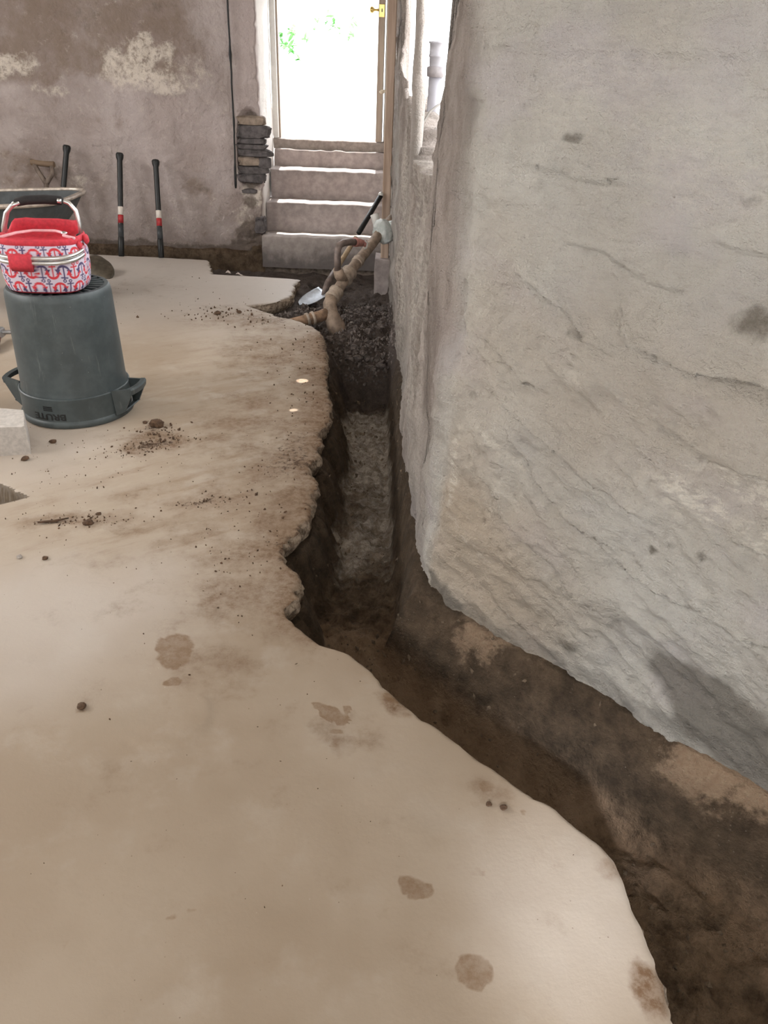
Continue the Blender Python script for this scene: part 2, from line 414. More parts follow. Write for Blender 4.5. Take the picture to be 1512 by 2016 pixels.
# ================================================================== SETTING
# ---- walls: one continuous plastered surface, along the return and round the corner
CX, CY = 0.121, 2.014
DC = np.array([-0.0335299, 0.9994377])      # along the return, away from the corner
DN = np.array([0.737, -0.676]); DN = DN / np.linalg.norm(DN)
NC = np.array([-0.9994377, -0.0335299]); NN = np.array([-0.676, -0.737]); NN = NN / np.linalg.norm(NN)
def wall_x(y):
    y = np.asarray(y, float)
    return np.where(y >= CY, CX + (y - CY) * DC[0] / DC[1], CX + (CY - y) * (DN[0] / -DN[1]))
def plan(s):
    """plan position and room-side normal along the wall; s<0 on the return, s>0 on the near face"""
    s = np.asarray(s, float)
    w = sst(-0.05, 0.05, s)
    base_c = np.stack([CX - s * DC[0], CY - s * DC[1]], -1); base_n = np.stack([CX + s * DN[0], CY + s * DN[1]], -1)
    p = np.where((s < 0)[..., None], base_c, base_n)
    n = NC * (1 - w)[..., None] + NN * w[..., None]; n = n / np.linalg.norm(n, axis=-1, keepdims=True)
    p = p - n * (0.018 * np.exp(-(s / 0.045) ** 2))[..., None]
    return p, n
# top of the wall on the return: a low sill with the opening above it
TS = np.array([0, .215, .235, .262, .31, .35, .5, .86, 1.2, 1.67, 2.1, 2.6, 2.85, 2.95, 3.06, 3.14, 5])
TZ = np.array([2.4, 2.4, 1.60, 1.46, 1.34, 1.235, 1.13, 1.12, 1.115, 1.20, 1.25, 1.28, 1.32, 1.38, 1.55, 2.4, 2.4])
def ledge_dist(S, Z, poly):
    poly = np.array(poly); zz = np.interp(S, poly[:, 0], poly[:, 1])
    fade = sst(poly[0, 0] - 0.02, poly[0, 0] + 0.05, S) * (1 - sst(poly[-1, 0] - 0.05, poly[-1, 0] + 0.02, S))
    return Z - zz, fade
def build_right_wall():
    s = np.concatenate([-np.linspace(4.76, 3.2, 50), -np.linspace(3.19, 2.8, 60), -np.linspace(2.79, 0.52, 150), -np.linspace(.51, .2, 80), -np.linspace(.197, 0.06, 30),
                        np.linspace(-.055, .06, 40), np.linspace(.065, 1.25, 260), np.linspace(1.27, 6.2, 30)])
    nv = 250
    v = np.linspace(0, 1, nv)
    Tz = np.where(s < 0, np.interp(-s, TS, TZ), 2.4)
    rag = np.where((s < -.2) & (s > -3.3), 0.035 * fbm(s * 9, 0 * s, 3.1, 4) + 0.02 * fbm(s * 40, 0 * s, 7.7, 3), 0)
    Tz = np.where(Tz < 2.3, Tz + rag, Tz)
    bot = -0.012 + 0.028 * fbm(s * 5, 0 * s + 2.2, 0, 4) + 0.008 * fbm(s * 38, 0 * s, 5.5, 3)
    bot = bot + 0.03 * np.exp(-((s - .075) / .035) ** 2) - 0.03 * sst(.2, .5, s)
    bot = bot - 0.06 * (1 - sst(-.30, -.04, s))
    # more rows low down where the camera looks
    S = np.repeat(s[None], nv, 0)
    vm = np.repeat(v[:, None], len(s), 1)
    zl = 1.68
    full = bot + np.where(vm < 0.92, vm / 0.92 * (zl - bot), zl - bot + (vm - 0.92) / 0.08 * (2.4 - zl))
    low = bot + vm * (Tz - bot)
    Z = np.where(Tz >= 2.39, full, low)
    p, n = plan(S)
    # --- relief
    c = sst(-.02, .05, S)                         # 1 on near face
    d = 0.030 * fbm(S * 1.9, Z * 2.3, 1.3, 3) + 0.026 * fbm(S * 6, Z * 7, 4.2, 5, .6)
    U = S * math.cos(0.5) - Z * math.sin(0.5); V = S * math.sin(0.5) + Z * math.cos(0.5)
    low_amt = 1 - sst(0.75, 1.15, Z)
    d += c * (0.3 + 0.7 * low_amt) * 0.015 * (ridged(U * 3.5, V * 15, 2.0, 4) - 0.6) * 2
    d += c * 0.006 * fbm(U * 20, V * 55, 6.0, 3)
    d += 0.0025 * fbm(S * 60, Z * 60, 1.0, 2)
    d += c * 0.020 * (ridged(S * 4.5 + Z * 1.5, Z * 6, 5.0, 5) - .62) + c * 0.006 * fbm(S * 24, Z * 30, 7.0, 4, .65)
    for poly, a, wdt in (([(.06, .86), (.16, .83), (.27, .77), (.34, .76)], .012, .05),
                         ([(.30, .36), (.42, .30), (.55, .24), (.66, .22)], .012, .05),
                         ([(.12, .50), (.22, .42), (.33, .33)], .010, .05),
                         ([(.85, .58), (.98, .55), (1.12, .56)], .012, .05),
                         ([(.62, 1.16), (.72, 1.15), (.85, 1.17)], .007, .04),
                         ([(.20, 1.015), (.30, .985), (.386, .955), (.42, .915), (.50, .905)], .016, .05),
                         ([(.49, 1.0), (.508, .962), (.56, .935), (.667, .912), (.75, .915), (.90, .925)], .026, .06),
                         ([(.15, .70), (.30, .66), (.45, .60), (.56, .57), (.70, .53)], .012, .08),
                         ([(.23, .62), (.35, .52), (.46, .45), (.60, .42)], .012, .06),
                         ([(.62, .78), (.75, .74), (.9, .73), (1.1, .70)], .012, .05),
                         ([(.55, .42), (.72, .36), (.9, .35), (1.1, .36)], .010, .05),
                         ([(.20, 1.25), (.30, 1.245), (.36, 1.235), (.46, 1.24)], .007, .03),
                         ([(.3, 1.11), (.42, 1.10), (.55, 1.07), (.62, 1.06)], .007, .04)):
        wob = 0.014 * fbm(S * 14, 0 * S, poly[0][0] * 9, 4)
        dz, fade = ledge_dist(S, Z + wob, poly)
        d += c * fade * a * 1.5 * np.where(dz > 0, np.exp(-dz / wdt), -0.55 * np.exp(dz / 0.012))
    # the return: vertical runs of trowelled mortar
    rc = 1 - sst(-.09, -.02, S)
    d += rc * (0.020 * (ridged(S * 2.4, Z * 0.8, 9.0, 4) - 0.62) + 0.012 * fbm(S * 9, Z * 2.2, 8.0, 4) + 0.006 * fbm(S * 28, Z * 7, 3.0, 3))
    d += rc * (0.016 * fbm(S * 4, Z * 1.2, 2.7, 4) + 0.008 * fbm(S * 16, Z * 5, 1.7, 4))
    # corner edge: batter and knocks
    cor = np.exp(-(S / 0.11) ** 2)
    d += cor * 0.010 * fbm(S * 3, Z * 7, 4.4, 4)
    cornerx = 0.042 * sst(0.0, 0.6, Z) * np.where(S < 0, np.exp(-np.abs(S) / 0.14), np.exp(-np.abs(S) / 0.8))
    # a built-out patch of render high on the near face
    patch = sst(1.473, 1.479, Z + 0.004 * fbm(S * 30, Z * 0, 1.1, 2)) * sst(.045, .055, S) * (1 - sst(.75, 1.0, S))
    d += 0.010 * patch
    X = p[..., 0] + n[..., 0] * d + cornerx; Y = p[..., 1] + n[..., 1] * d
    # --- masks
    A = {}
    st = 0 * S
    for (cx, cz, rx, rz, a) in ((.779, 1.035, .045, .035, .75), (.309, 1.32, .03, .01, .7), (.706, 1.245, .025, .012, .5), (.692, .468, .014, .012, .8), (.807, .508, .014, .012, .6),
                                (.735, .505, .012, .01, .5), (.538, .07, .035, .022, .7), (.593, 1.13, .03, .02, .25), (.548, .44, .008, .006, .7), (.35, .46, .008, .006, .5), (.67, .42, .02, .008, .5), (.405, .925, .035, .012, .5), (.10, .68, .02, .015, .5), (.2, .33, .008, .01, .5), (.93, .4, .02, .01, .3)):
        st = np.maximum(st, a * blob(S, Z, cx, cz, rx, rz, 0.1, 0.35, cx * 9))
    # dark line under the ledges where grime sits
    A['stain'] = st
    wet = blob(S, Z, .90, .125, .17, .075, -0.15, .35, 3.3) + 0.9 * blob(S, Z, 1.12, .06, .22, .10, -.1, .3, 1.9) + .8 * blob(S, Z, .09, .03, .08, .028, -.4, .4, 7.7) + .55 * (1 - sst(0.015, .05, Z - 0.02 * fbm(S * 8, 0 * Z, 1.2, 3))) * c
    A['wet'] = wet
    A['warm'] = np.clip(c * (0.9 * blob(S, Z, .2, .15, .34, .28, -.4, .3, 5.1, .6) + .35 * blob(S, Z, .62, .8, .4, .2, 0, .4, 2.1, .6) + .4 * blob(S, Z, .1, .75, .14, .35, 0, .4, 8.1, .6)), 0, 1)
    A['pink'] = np.clip((1 - sst(-.10, .05, S + 0.035 * fbm(S * 3, Z * 3, 6.6, 3))) * (0.8 + 0.45 * fbm(S * 2, Z * 1.5, 4.9, 3) + 0.35 * sst(.7, 1.2, Z)), 0, 1) * (1 - 0.6 * blob(S, Z, -.05, .3, .14, .3, 0, .3, 2.2, .5))
    lt = 0 * S
    for (cx, cz, rx, rz, a, ang) in ((.74, .625, .09, .04, 1, -.2), (.84, .70, .12, .03, .8, -.1), (.055, .47, .016, .09, 1, 0), (.06, .40, .014, .1, .8, 0), (.19, .575, .06, .012, .9, -.5), (.27, .54, .03, .012, .7, -.4),
                                 (.25, .45, .04, .02, .5, -.5), (.95, .6, .1, .05, .8, 0), (.42, .82, .05, .02, .4, 0), (.35, 1.42, .2, .1, .25, .3), (.6, 1.3, .2, .12, .3, 0), (1.0, 1.0, .2, .2, .3, 0), (-.9, .7, .5, .5, .35, 0), (-2.2, .6, .5, .7, .5, 0), (.16, .25, .1, .015, .4, -.5)):
        lt = np.maximum(lt, a * blob(S, Z, cx, cz, rx, rz, ang, .4, cz * 7))
    A['lite'] = lt
    # back face, top cap
    thick = np.where(S < 0, np.interp(-S, [0, .2, .3, 2.5, 2.75, 4.8], [.3, .10, .22, .22, .02, .05]), 0.3)
    ktop = -1
    Xb = X[ktop] - n[ktop, :, 0] * thick[ktop]; Yb = Y[ktop] - n[ktop, :, 1] * thick[ktop]
    # keep the back of the jamb clear of the view through the opening
    Zb = Z[ktop] - np.where(Z[ktop] < 2.3, .06, 0)
    Xl, Yl, Zl = Xb, Yb, np.full_like(Zb, -0.05)
    mid = 0.5
    Xm, Ym, Zm = X[ktop] * mid + Xb * (1 - mid), Y[ktop] * mid + Yb * (1 - mid), Z[ktop] + np.where(Z[ktop] < 2.3, 0.012 * fbm(s * 20, 0 * s, 1.5, 3), 0)
    X = np.vstack([X, Xm, Xb, Xl]); Y = np.vstack([Y, Ym, Yb, Yl]); Z = np.vstack([Z, Zm, Zb, Zl])
    for k in A:
        A[k] = np.vstack([A[k], A[k][-1], A[k][-1], A[k][-1]])
    o = grid_mesh('wall_right', X, Y, Z, MAT['plaster'], A, flip=True)
    tag(o, 'grey rough plastered wall with a rounded corner beside the trench', kind='structure')
    return o
WR = build_right_wall()

# ---- rough mullion between the two openings
def mullion():
    mb = MB(); rings = []
    zs = np.linspace(1.02, 2.4, 46)
    lx = np.interp(zs, [1.02, 1.15, 1.24, 1.40, 1.55, 1.64, 2.4], [.047, .047, .047, .044, .050, .046, .046])
    rx = np.interp(zs, [1.02, 1.13, 1.24, 1.34, 1.43, 1.50, 1.57, 1.64, 2.4], [.105, .094, .098, .102, .080, .080, .091, .082, .085])
    for z, a, b in zip(zs, lx, rx):
        r = []
        for k in range(20):
            an = 2 * math.pi * k / 20; cx, hx = (a + b) / 2, (b - a) / 2
            ex = math.copysign(abs(math.cos(an)) ** 0.7, math.cos(an)); ey = math.copysign(abs(math.sin(an)) ** 0.7, math.sin(an))
            w = 1 + 0.16 * float(fbm(an * 1.5, z * 9, 2.0, 3))
            r.append((cx + hx * ex * w, 3.42 + 0.10 * ey * w, z))
        rings.append(r)
    mb.loft(rings)
    o = obj('window_pier', mb, MAT['plaster'], None, True)
    a = o.data.attributes.new('pink', 'FLOAT', 'POINT'); a.data.foreach_set('value', [0.8] * len(o.data.vertices))
    tag(o, 'thin rough mortar mullion between the two bright openings', kind='structure')
mullion()

# ---- far wall with the doorway
XJ = -1.085   # left jamb of the doorway
def build_far_wall():
    x_ = np.concatenate([np.linspace(-4.5, -3.2, 24), np.linspace(-3.18, -1.40, 180), np.linspace(-1.392, 0, 60)[:60] * 0 + np.linspace(-1.392, XJ, 60)])
    z_ = np.concatenate([np.linspace(-.02, 1.95, 230), np.linspace(2.0, 2.4, 8)])
    Xg, Zg = np.meshgrid(x_, z_)
    edge = XJ + 0.026 * fbm(z_ * 4, 0 * z_, 1.0, 4) + 0.016 * fbm(z_ * 17, 0 * z_, 2.0, 3) + 0.05 * np.interp(z_, [0, .25, .5, .52, 1.0, 1.02, 1.2, 2.4], [-.6, -.4, -.1, .4, .5, 0, -.3, -.5])
    Xg = Xg + (edge - XJ)[:, None] * sst(-1.40, XJ, Xg)
    bot = 0.012 + 0.02 * fbm(x_ * 4, 0 * x_, 8.0, 4)
    Zg = Zg + (bot + .02)[None] * (1 - sst(0, .15, Zg))
    joint = np.interp(Zg, [.4, .54, 1.0, 1.784, 2.4], [-1.303, -1.303, -1.288, -1.283, -1.275])
    right = sst(0, .012, Xg - joint)
    d = 0.03 * fbm(Xg * 1.5, Zg * 1.6, 3.0, 4) + 0.015 * fbm(Xg * 6, Zg * 6, 1.0, 5) + 0.004 * fbm(Xg * 35, Zg * 35, 1.0, 3)
    hole = blob(Xg, Zg, -1.18, .76, .12, .30, 0, .12, 1.2, .15) * right
    d = d + 0.012 * right * sst(.4, .5, Zg) - 0.05 * hole
    lower = sst(1, 0, sst(0, .45, Zg)) * sst(-1.34, -1.2, Xg)
    d = d - 0.025 * lower * (0.5 + fbm(Xg * 12, Zg * 12, 4.0, 3))
    A = {}
    A['brown'] = np.clip(0.75 * sst(1.02, 1.30, Zg + 0.12 * fbm(Xg * 2, Zg * 2, 7, 3)) * (1 - 0.75 * sst(-1.75, -1.4, Xg)) + .55 * blob(Xg, Zg, -3.15, .56, .3, .2, 0, .5, 1) + .4 * blob(Xg, Zg, -1.62, .5, .16, .07, 0, .5, 3) + .3 * blob(Xg, Zg, -2.3, .95, .25, .06, 0, .5, 4) + .25 * blob(Xg, Zg, -1.5, .35, .35, .2, 0, .5, 8), 0, 1)
    lt = 0 * Xg
    for (cx, cz, rx, rz, a, an) in ((-2.02, 1.27, .25, .085, 1, -.1), (-2.17, 1.33, .10, .13, .8, 0), (-1.95, 1.43, .13, .12, .85, .5), (-1.85, 1.20, .2, .05, .8, 0), (-1.78, 1.43, .06, .08, .6, 0), (-3.02, 1.30, .22, .07, .75, .2), (-2.72, 1.15, .12, .05, .4, 0), (-1.6, 1.3, .14, .1, .45, 0),
                                    (-1.22, .62, .09, .05, .9, 0), (-1.17, .43, .1, .1, .75, 0), (-1.25, .28, .07, .14, .5, 0), (-1.1, .5, .04, .3, .5, 0), (-2.6, .5, .1, .05, .3, 0)):
        lt = np.maximum(lt, a * blob(Xg, Zg, cx, cz, rx, rz, an, .45, cx * 3))
    A['lite'] = lt
    d = d + .014 * lt * ridged(Xg * 9, Zg * 9, 3.0, 4) - .004
    A['pale'] = right * sst(.95, 1.05, Zg) * 0.9 + 0.45 * blob(Xg, Zg, -1.7, .8, .6, .35, 0, .5, 5, .6)
    st = 0.75 * (1 - sst(.02, .10, Zg + .03 * fbm(Xg * 6, Zg * 6, 3, 3))) + .8 * blob(Xg, Zg, -1.13, .18, .06, .08, 0, .4, 2) + .7 * blob(Xg, Zg, -1.22, .12, .14, .09, .3, .5, 3.1) + .6 * blob(Xg, Zg, -1.2, .40, .06, .05, .5, .5, 6) + .7 * hole + .35 * blob(Xg, Zg, -1.2, .25, .12, .2, 0, .5, 9.0) + .4 * blob(Xg, Zg, -1.55, .47, .14, .03, 0, .5, 5)
    st = st + .3 * blob(Xg, Zg, -1.75, 1.72, .2, .04, 0, .5, 3) + 0.35 * blob(Xg, Zg, -2.5, 1.65, .5, .12, 0, .5, 4)
    A['stain'] = np.clip(st, 0, 1)
    Yg = 6.77 - d
    o = None
    # reveal: turn the right edge back through the wall to the door
    cols = []
    for k, yy in enumerate(np.linspace(0, 1, 14)[1:]):
        ye = Yg[:, -1] * (1 - yy) + 7.50 * yy
        xe = Xg[:, -1] * (1 - sst(0, .25, yy)) + (XJ - 0.02) * sst(0, .25, yy) + 0.012 * fbm(z_ * 6, yy * 4, 3.3, 3)
        cols.append((xe, ye, Zg[:, -1]))
    X2 = np.stack([c[0] for c in cols], 1); Y2 = np.stack([c[1] for c in cols], 1); Z2 = np.stack([c[2] for c in cols], 1)
    Xg = np.hstack([Xg, X2]); Yg = np.hstack([Yg, Y2]); Zg = np.hstack([Zg, Z2])
    fade = sst(.1, .5, np.repeat(np.linspace(0, 1, 14)[1:][None], len(z_), 0))
    for k in A:
        A[k] = np.hstack([A[k], A[k][:, -1:] * (1 - fade) * (1.0 if k != 'pale' else 1) + (0.9 * fade if k == 'pale' else 0)])
    A['reveal_glare'] = np.hstack([np.zeros((len(z_), len(x_))), sst(.05, .25, np.repeat(np.linspace(0, 1, 14)[1:][None], len(z_), 0)) * np.ones((len(z_), 1))])  # mask that paints the sky's glare white onto the door reveal
    o = grid_mesh('wall_far', Xg, Yg, Zg, MAT['far'], A)
    tag(o, 'far wall of blotchy old plaster left of the doorway', kind='structure')
    return o
WF = build_far_wall()
# exposed stones in the jamb
MAT['slate'] = m_simple('dark_slate', (0.105, 0.092, 0.092), 0.8, var=0.4, scale=26, bump=0.7, bd=0.01)
MAT['tanstone'] = m_simple('tan_stone', (0.30, 0.235, 0.185), 0.85, var=0.3, scale=22, bump=0.7, bd=0.01)
def stone(cx, cz, hx, hz, mat, seed, depth=0.07, y=6.79):
    hx *= 1.10; hz *= 1.16
    mb = MB(); rings = []
    prof = [(0.0, 0.90), (0.5, 1.0), (0.82, 0.97), (1.0, 0.86)]
    for t, k in prof:
        r = []
        for i in range(22):
            a = 2 * math.pi * i / 22
            ex = math.copysign(abs(math.cos(a)) ** 0.45, math.cos(a)); ez = math.copysign(abs(math.sin(a)) ** 0.45, math.sin(a))
            w = 1 + 0.22 * float(fbm(math.cos(a) * 2.2 + seed * 3, math.sin(a) * 2.2 + t * .6, seed, 3))
            r.append((cx + hx * ex * k * w, y + depth * 0.5 - depth * t - 0.008 * float(vnoise(a * 2, t * 3, seed)), cz + hz * ez * k * w))
        rings.append(r)
    mb.loft(rings)
    return obj('stone', mb, mat, WF, False)
for (a, b, c_, d_, m, sd_) in ((-1.165, .995, .105, .030, 'tanstone', 1), (-1.155, .915, .125, .042, 'slate', 2), (-1.165, .850, .105, .022, 'slate', 3), (-1.170, .808, .115, .018, 'slate', 4),
                               (-1.15, .762, .130, .026, 'slate', 5), (-1.19, .700, .085, .030, 'tanstone', 6), (-1.07, .69, .045, .035, 'slate', 7), (-1.175, .635, .11, .026, 'slate', 8), (-1.18, .575, .105, .032, 'slate', 9), (-1.21, .475, .06, .014, 'slate', 10), (-1.13, .21, .045, .06, 'slate', 11)):
    stone(a, b, c_, d_, MAT[m], sd_)

# ---- rest of the room (outside the frame): walls with window openings, ceiling
def wall_with_hole(name, axis, pos, a0, a1, holes, z1=2.4, t=0.2, label=''):
    mb = MB()
    def bx(p, q, lo, hi):
        if axis == 'y': mb.box(p, q, pos - t, pos, lo, hi)
        else: mb.box(pos - t, pos, p, q, lo, hi)
    cur = a0
    for (h0, h1, lo, hi) in sorted(holes):
        bx(cur, h0, -.1, z1); bx(h0, h1, -.1, lo); bx(h0, h1, hi, z1); cur = h1
    bx(cur, a1, -.1, z1)
    tag(obj(name, mb, MAT['shell'], None), label, kind='structure')
wall_with_hole('wall_back', 'y', -2.5, -4.7, 5.2, [(-2.0, .2, 1.58, 2.28)], label='plain plastered wall behind the viewer with a window')
wall_with_hole('wall_left', 'x', -4.5, -2.7, 7.0, [(.65, 2.55, 1.58, 2.28), (3.9, 5.3, 1.58, 2.28)], label='plain plastered wall on the left with two windows')
tag(obj('ceiling', MB().box(-4.7, 5.2, -2.7, 2.0, 2.4, 2.55).box(-4.7, 0.42, 2.0, 7.6, 2.4, 2.55), MAT['shell']), 'plain basement ceiling', kind='structure')
mb = MB().box(XJ - .3, 0.0, 6.77, 7.55, 2.34, 2.4)
tag(obj('trim_1', mb, MAT['shell']), 'lintel over the doorway', kind='structure')

# ---- stairs
def rough_box(mb, x0, x1, y0, y1, z0, z1, amp, seed, nx=24, ny=4, nz=5, rnd=0.012):
    """box with worn, slightly uneven faces: front, top, left"""
    xs = np.linspace(x0, x1, nx); prof = [(y1, z1)] + [(y1 + (y0 - y1) * t, z1) for t in np.linspace(0.15, 0.9, ny)] + [(y0 + rnd, z1), (y0 + rnd * .3, z1 - rnd * .3), (y0, z1 - rnd)] + [(y0, z1 + (z0 - z1) * t) for t in np.linspace(0.2, 1, nz)] + [(y1, z0)]
    rings = []
    for x in xs:
        w = amp * float(fbm(x * 7, 0, seed, 3)); w2 = amp * float(fbm(x * 20, 3, seed, 2))
        rings.append([(x + 0.004 * float(vnoise(z * 20, x, seed)), y + w * (1 if y < y1 - 1e-6 else 0), z + w2 * (1 if z > z0 + 1e-6 else 0)) for y, z in prof])
    return mb.loft(rings, True, True)
st_root = thing('concrete_stairs', 'four worn concrete steps rising to the bright open doorway', 'stairs', (-.58, 6.7, -.12))
for k, (x0, x1, y0, z0, z1) in enumerate(((-1.112, -.05, 6.70, -.115, .142), (-1.10, -.05, 6.95, .10, .372), (-1.09, -.05, 7.20, .33, .60))):
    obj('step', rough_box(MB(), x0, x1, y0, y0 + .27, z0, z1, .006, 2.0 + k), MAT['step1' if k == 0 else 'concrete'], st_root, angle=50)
obj('step', rough_box(MB(), -1.09, -.05, 7.45, 7.62, .58, .735, .008, 9.0), MAT['concrete'], st_root, angle=50)
obj('sill', rough_box(MB(), -1.10, -.06, 7.49, 7.80, .735, .815, .004, 11.0), m_simple('worn_sill_concrete', (0.34, .29, .26), .8, var=.2), st_root, angle=50)
obj('footing', rough_box(MB(), -1.10, -.05, 6.735, 6.95, -.45, -.11, .012, 6.6, nz=7), MAT['rubble0'], st_root, angle=50)
tag(obj('wall_stairwell', MB().box(-.045, -.005, 6.80, 7.6, -.2, 2.4), MAT['shell']), 'plastered cheek wall on the right of the steps', kind='structure')

# ---- door frame, open door, loose post
fr = thing('door_frame', 'white painted frame around the overexposed doorway', 'door frame', (-1.07, 7.52, .815))
obj('jamb', MB().box(-1.105, -1.055, 7.50, 7.60, .818, 2.34, .004), MAT['whitepaint'], fr)
obj('jamb', MB().box(-.135, -.06, 7.52, 7.60, .818, 2.34, .004), MAT['whitepaint'], fr)
obj('head', MB().box(-1.055, -.135, 7.50, 7.60, 2.0, 2.34, .003), MAT['whitepaint'], fr)
obj('stop_bead', MB().box(-1.055, -1.04, 7.54, 7.60, .818, 2.0), MAT['doorwood'], fr)
dl = thing('open_door', 'grey wooden door standing open edge-on at the top of the steps', 'door', (-.18, 7.55, .83))
obj('leaf', MB().box(-.195, -.145, 7.46, 8.22, .82, 1.985, .004), m_wood('grey_door_paint', (.36, .36, .37), (.46, .46, .46)), dl)
obj('edge_strip', MB().box(-.200, -.148, 7.450, 7.462, .82, 1.985, .002), MAT['doorwood'], dl)
brass = m_simple('brass', (.65, .48, .17), .3, 1.0, var=.1)
lk = obj('latch_plate', MB().box(-.195, -.150, 7.444, 7.452, 1.74, 1.83, .002), brass, dl)
obj('keyhole', MB().box(-.176, -.168, 7.440, 7.446, 1.775, 1.80), MAT['rubber'], lk)
kn = MB().lathe_axis((-.20, 7.475, 1.79), (-.27, 7.475, 1.79), [(.012, 0), (.009, .02), (.010, .035), (.022, .045), (.026, .058), (.020, .070), (.004, .074)])
obj('knob', kn, brass, dl, True)
ln = MB().tube([(-.17, 7.44, 1.20), (-.15, 7.435, 1.215), (-.12, 7.43, 1.21), (-.10, 7.43, 1.22)], .012, 8).rock((-.155, 7.44, 1.205), .022, 3.3)
obj('rope_knot', ln, m_simple('frayed_rope', (.55, .48, .38), .9), dl, True)
def post():
    mb = MB()
    zs = np.linspace(.08, 2.4, 24); rings = []
    for z in zs:
        cx = np.interp(z, [.08, .2, 1.8, 2.4], [-.073, -.072, -.074, -.075]); w = .032; cy = np.interp(z, [.08, 2.4], [6.36, 6.40])
        j = .003 * float(fbm(z * 6, 0, 1.0, 3)); b = .006
        r = [(cx - w + b + j, cy - .045), (cx + w - b + j, cy - .045), (cx + w + j, cy - .045 + b), (cx + w + j, cy + .045 - b), (cx + w - b + j, cy + .045), (cx - w + b + j, cy + .045), (cx - w + j, cy + .045 - b), (cx - w + j, cy - .045 + b)]
        rings.append([(a, b_, z) for a, b_ in r])
    mb.loft(rings)
    # concrete stub the post stands on
    p = thing('timber_post', 'tall bare timber post standing between the steps and the right wall', 'post', (-.073, 6.36, -.2))
    obj('shaft', mb, MAT['post'], p)
    obj('footing', rough_box(MB(), -.15, .0, 6.26, 6.50, -.25, .08, .008, 4.4, nx=6), MAT['concrete'], p, angle=50)
post()

# ---- floor slab
EDGE = [(-2.5, 2.4), (0.3, .80), (0.6, 0.60), (0.726, 0.544), (0.741, 0.549), (0.759, 0.541), (0.788, 0.543), (0.821, 0.539), (0.854, 0.541), (0.897, 0.536), (0.948, 0.527), (0.996, 0.522), (1.041, 0.513), (1.075, 0.498), (1.105, 0.469), (1.128, 0.446), (1.155, 0.426), (1.183, 0.403), (1.186, 0.378), (1.214, 0.353), (1.246, 0.316), (1.295, 0.26), (1.356, 0.198), (1.391, 0.165), (1.414, 0.142), (1.425, 0.115), (1.473, 0.076), (1.506, 0.047), (1.543, 0.014), (1.597, -0.021), (1.632, -0.049), (1.666, -0.081), (1.686, -0.121), (1.701, -0.163), (1.722, -0.187), (1.75, -0.216), (1.783, -0.253), (1.824, -0.287), (1.861, -0.294), (1.902, -0.281), (1.922, -0.257), (1.967, -0.263), (2.008, -0.263), (2.058, -0.274), (2.112, -0.314), (2.183, -0.342), (2.222, -0.344), (2.269, -0.316), (2.284, -0.293), (2.349, -0.297), (2.384, -0.262), (2.464, -0.268), (2.576, -0.264), (2.662, -0.27), (2.742, -0.296), (2.826, -0.311), (2.909, -0.281), (3.028, -0.285), (3.159, -0.306), (3.193, -0.293), (3.287, -0.266), (3.519, -0.29), (3.633, -0.289), (3.714, -0.313), (3.928, -0.339), (4.081, -0.338), (4.155, -0.35), (4.431, -0.388), (4.603, -0.43), (4.709, -0.491), (4.796, -0.573), (4.854, -0.638), (4.897, -0.732), (4.979, -0.816), (5.072, -0.915), (5.126, -0.972), (5.169, -0.883), (5.227, -0.792), (5.338, -0.737), (5.437, -0.699), (5.689, -0.722), (5.85, -0.693), (5.87, -0.779), (5.88, -0.952), (5.89, -1.126), (5.905, -1.359), (6.067, -1.414), (6.368, -1.499), (6.385, -1.754), (6.40, -2.271), (6.421, -2.7), (6.443, -3.6), (6.46, -4.45)]
EY = np.array([e[0] for e in EDGE]); EX = np.array([e[1] for e in EDGE])
_kr = np.random.default_rng(21)
_k1 = np.cumsum(_kr.uniform(.018, .06, 220)) + .4; _v1 = _kr.uniform(-1, 1, 220)
_k2 = np.cumsum(_kr.uniform(.006, .02, 700)) + .4; _v2 = _kr.uniform(-1, 1, 700)
def edge_x(y):
    y = np.asarray(y, float)
    e = np.interp(y, EY, EX)
    k = sst(.5, .8, y) * (0.35 + 0.65 * sst(1.75, 1.95, y))
    return e + k * (0.011 * np.interp(y, _k1, _v1) + 0.0065 * np.interp(y, _k2, _v2))
HOLE = (-1.475, 2.47)
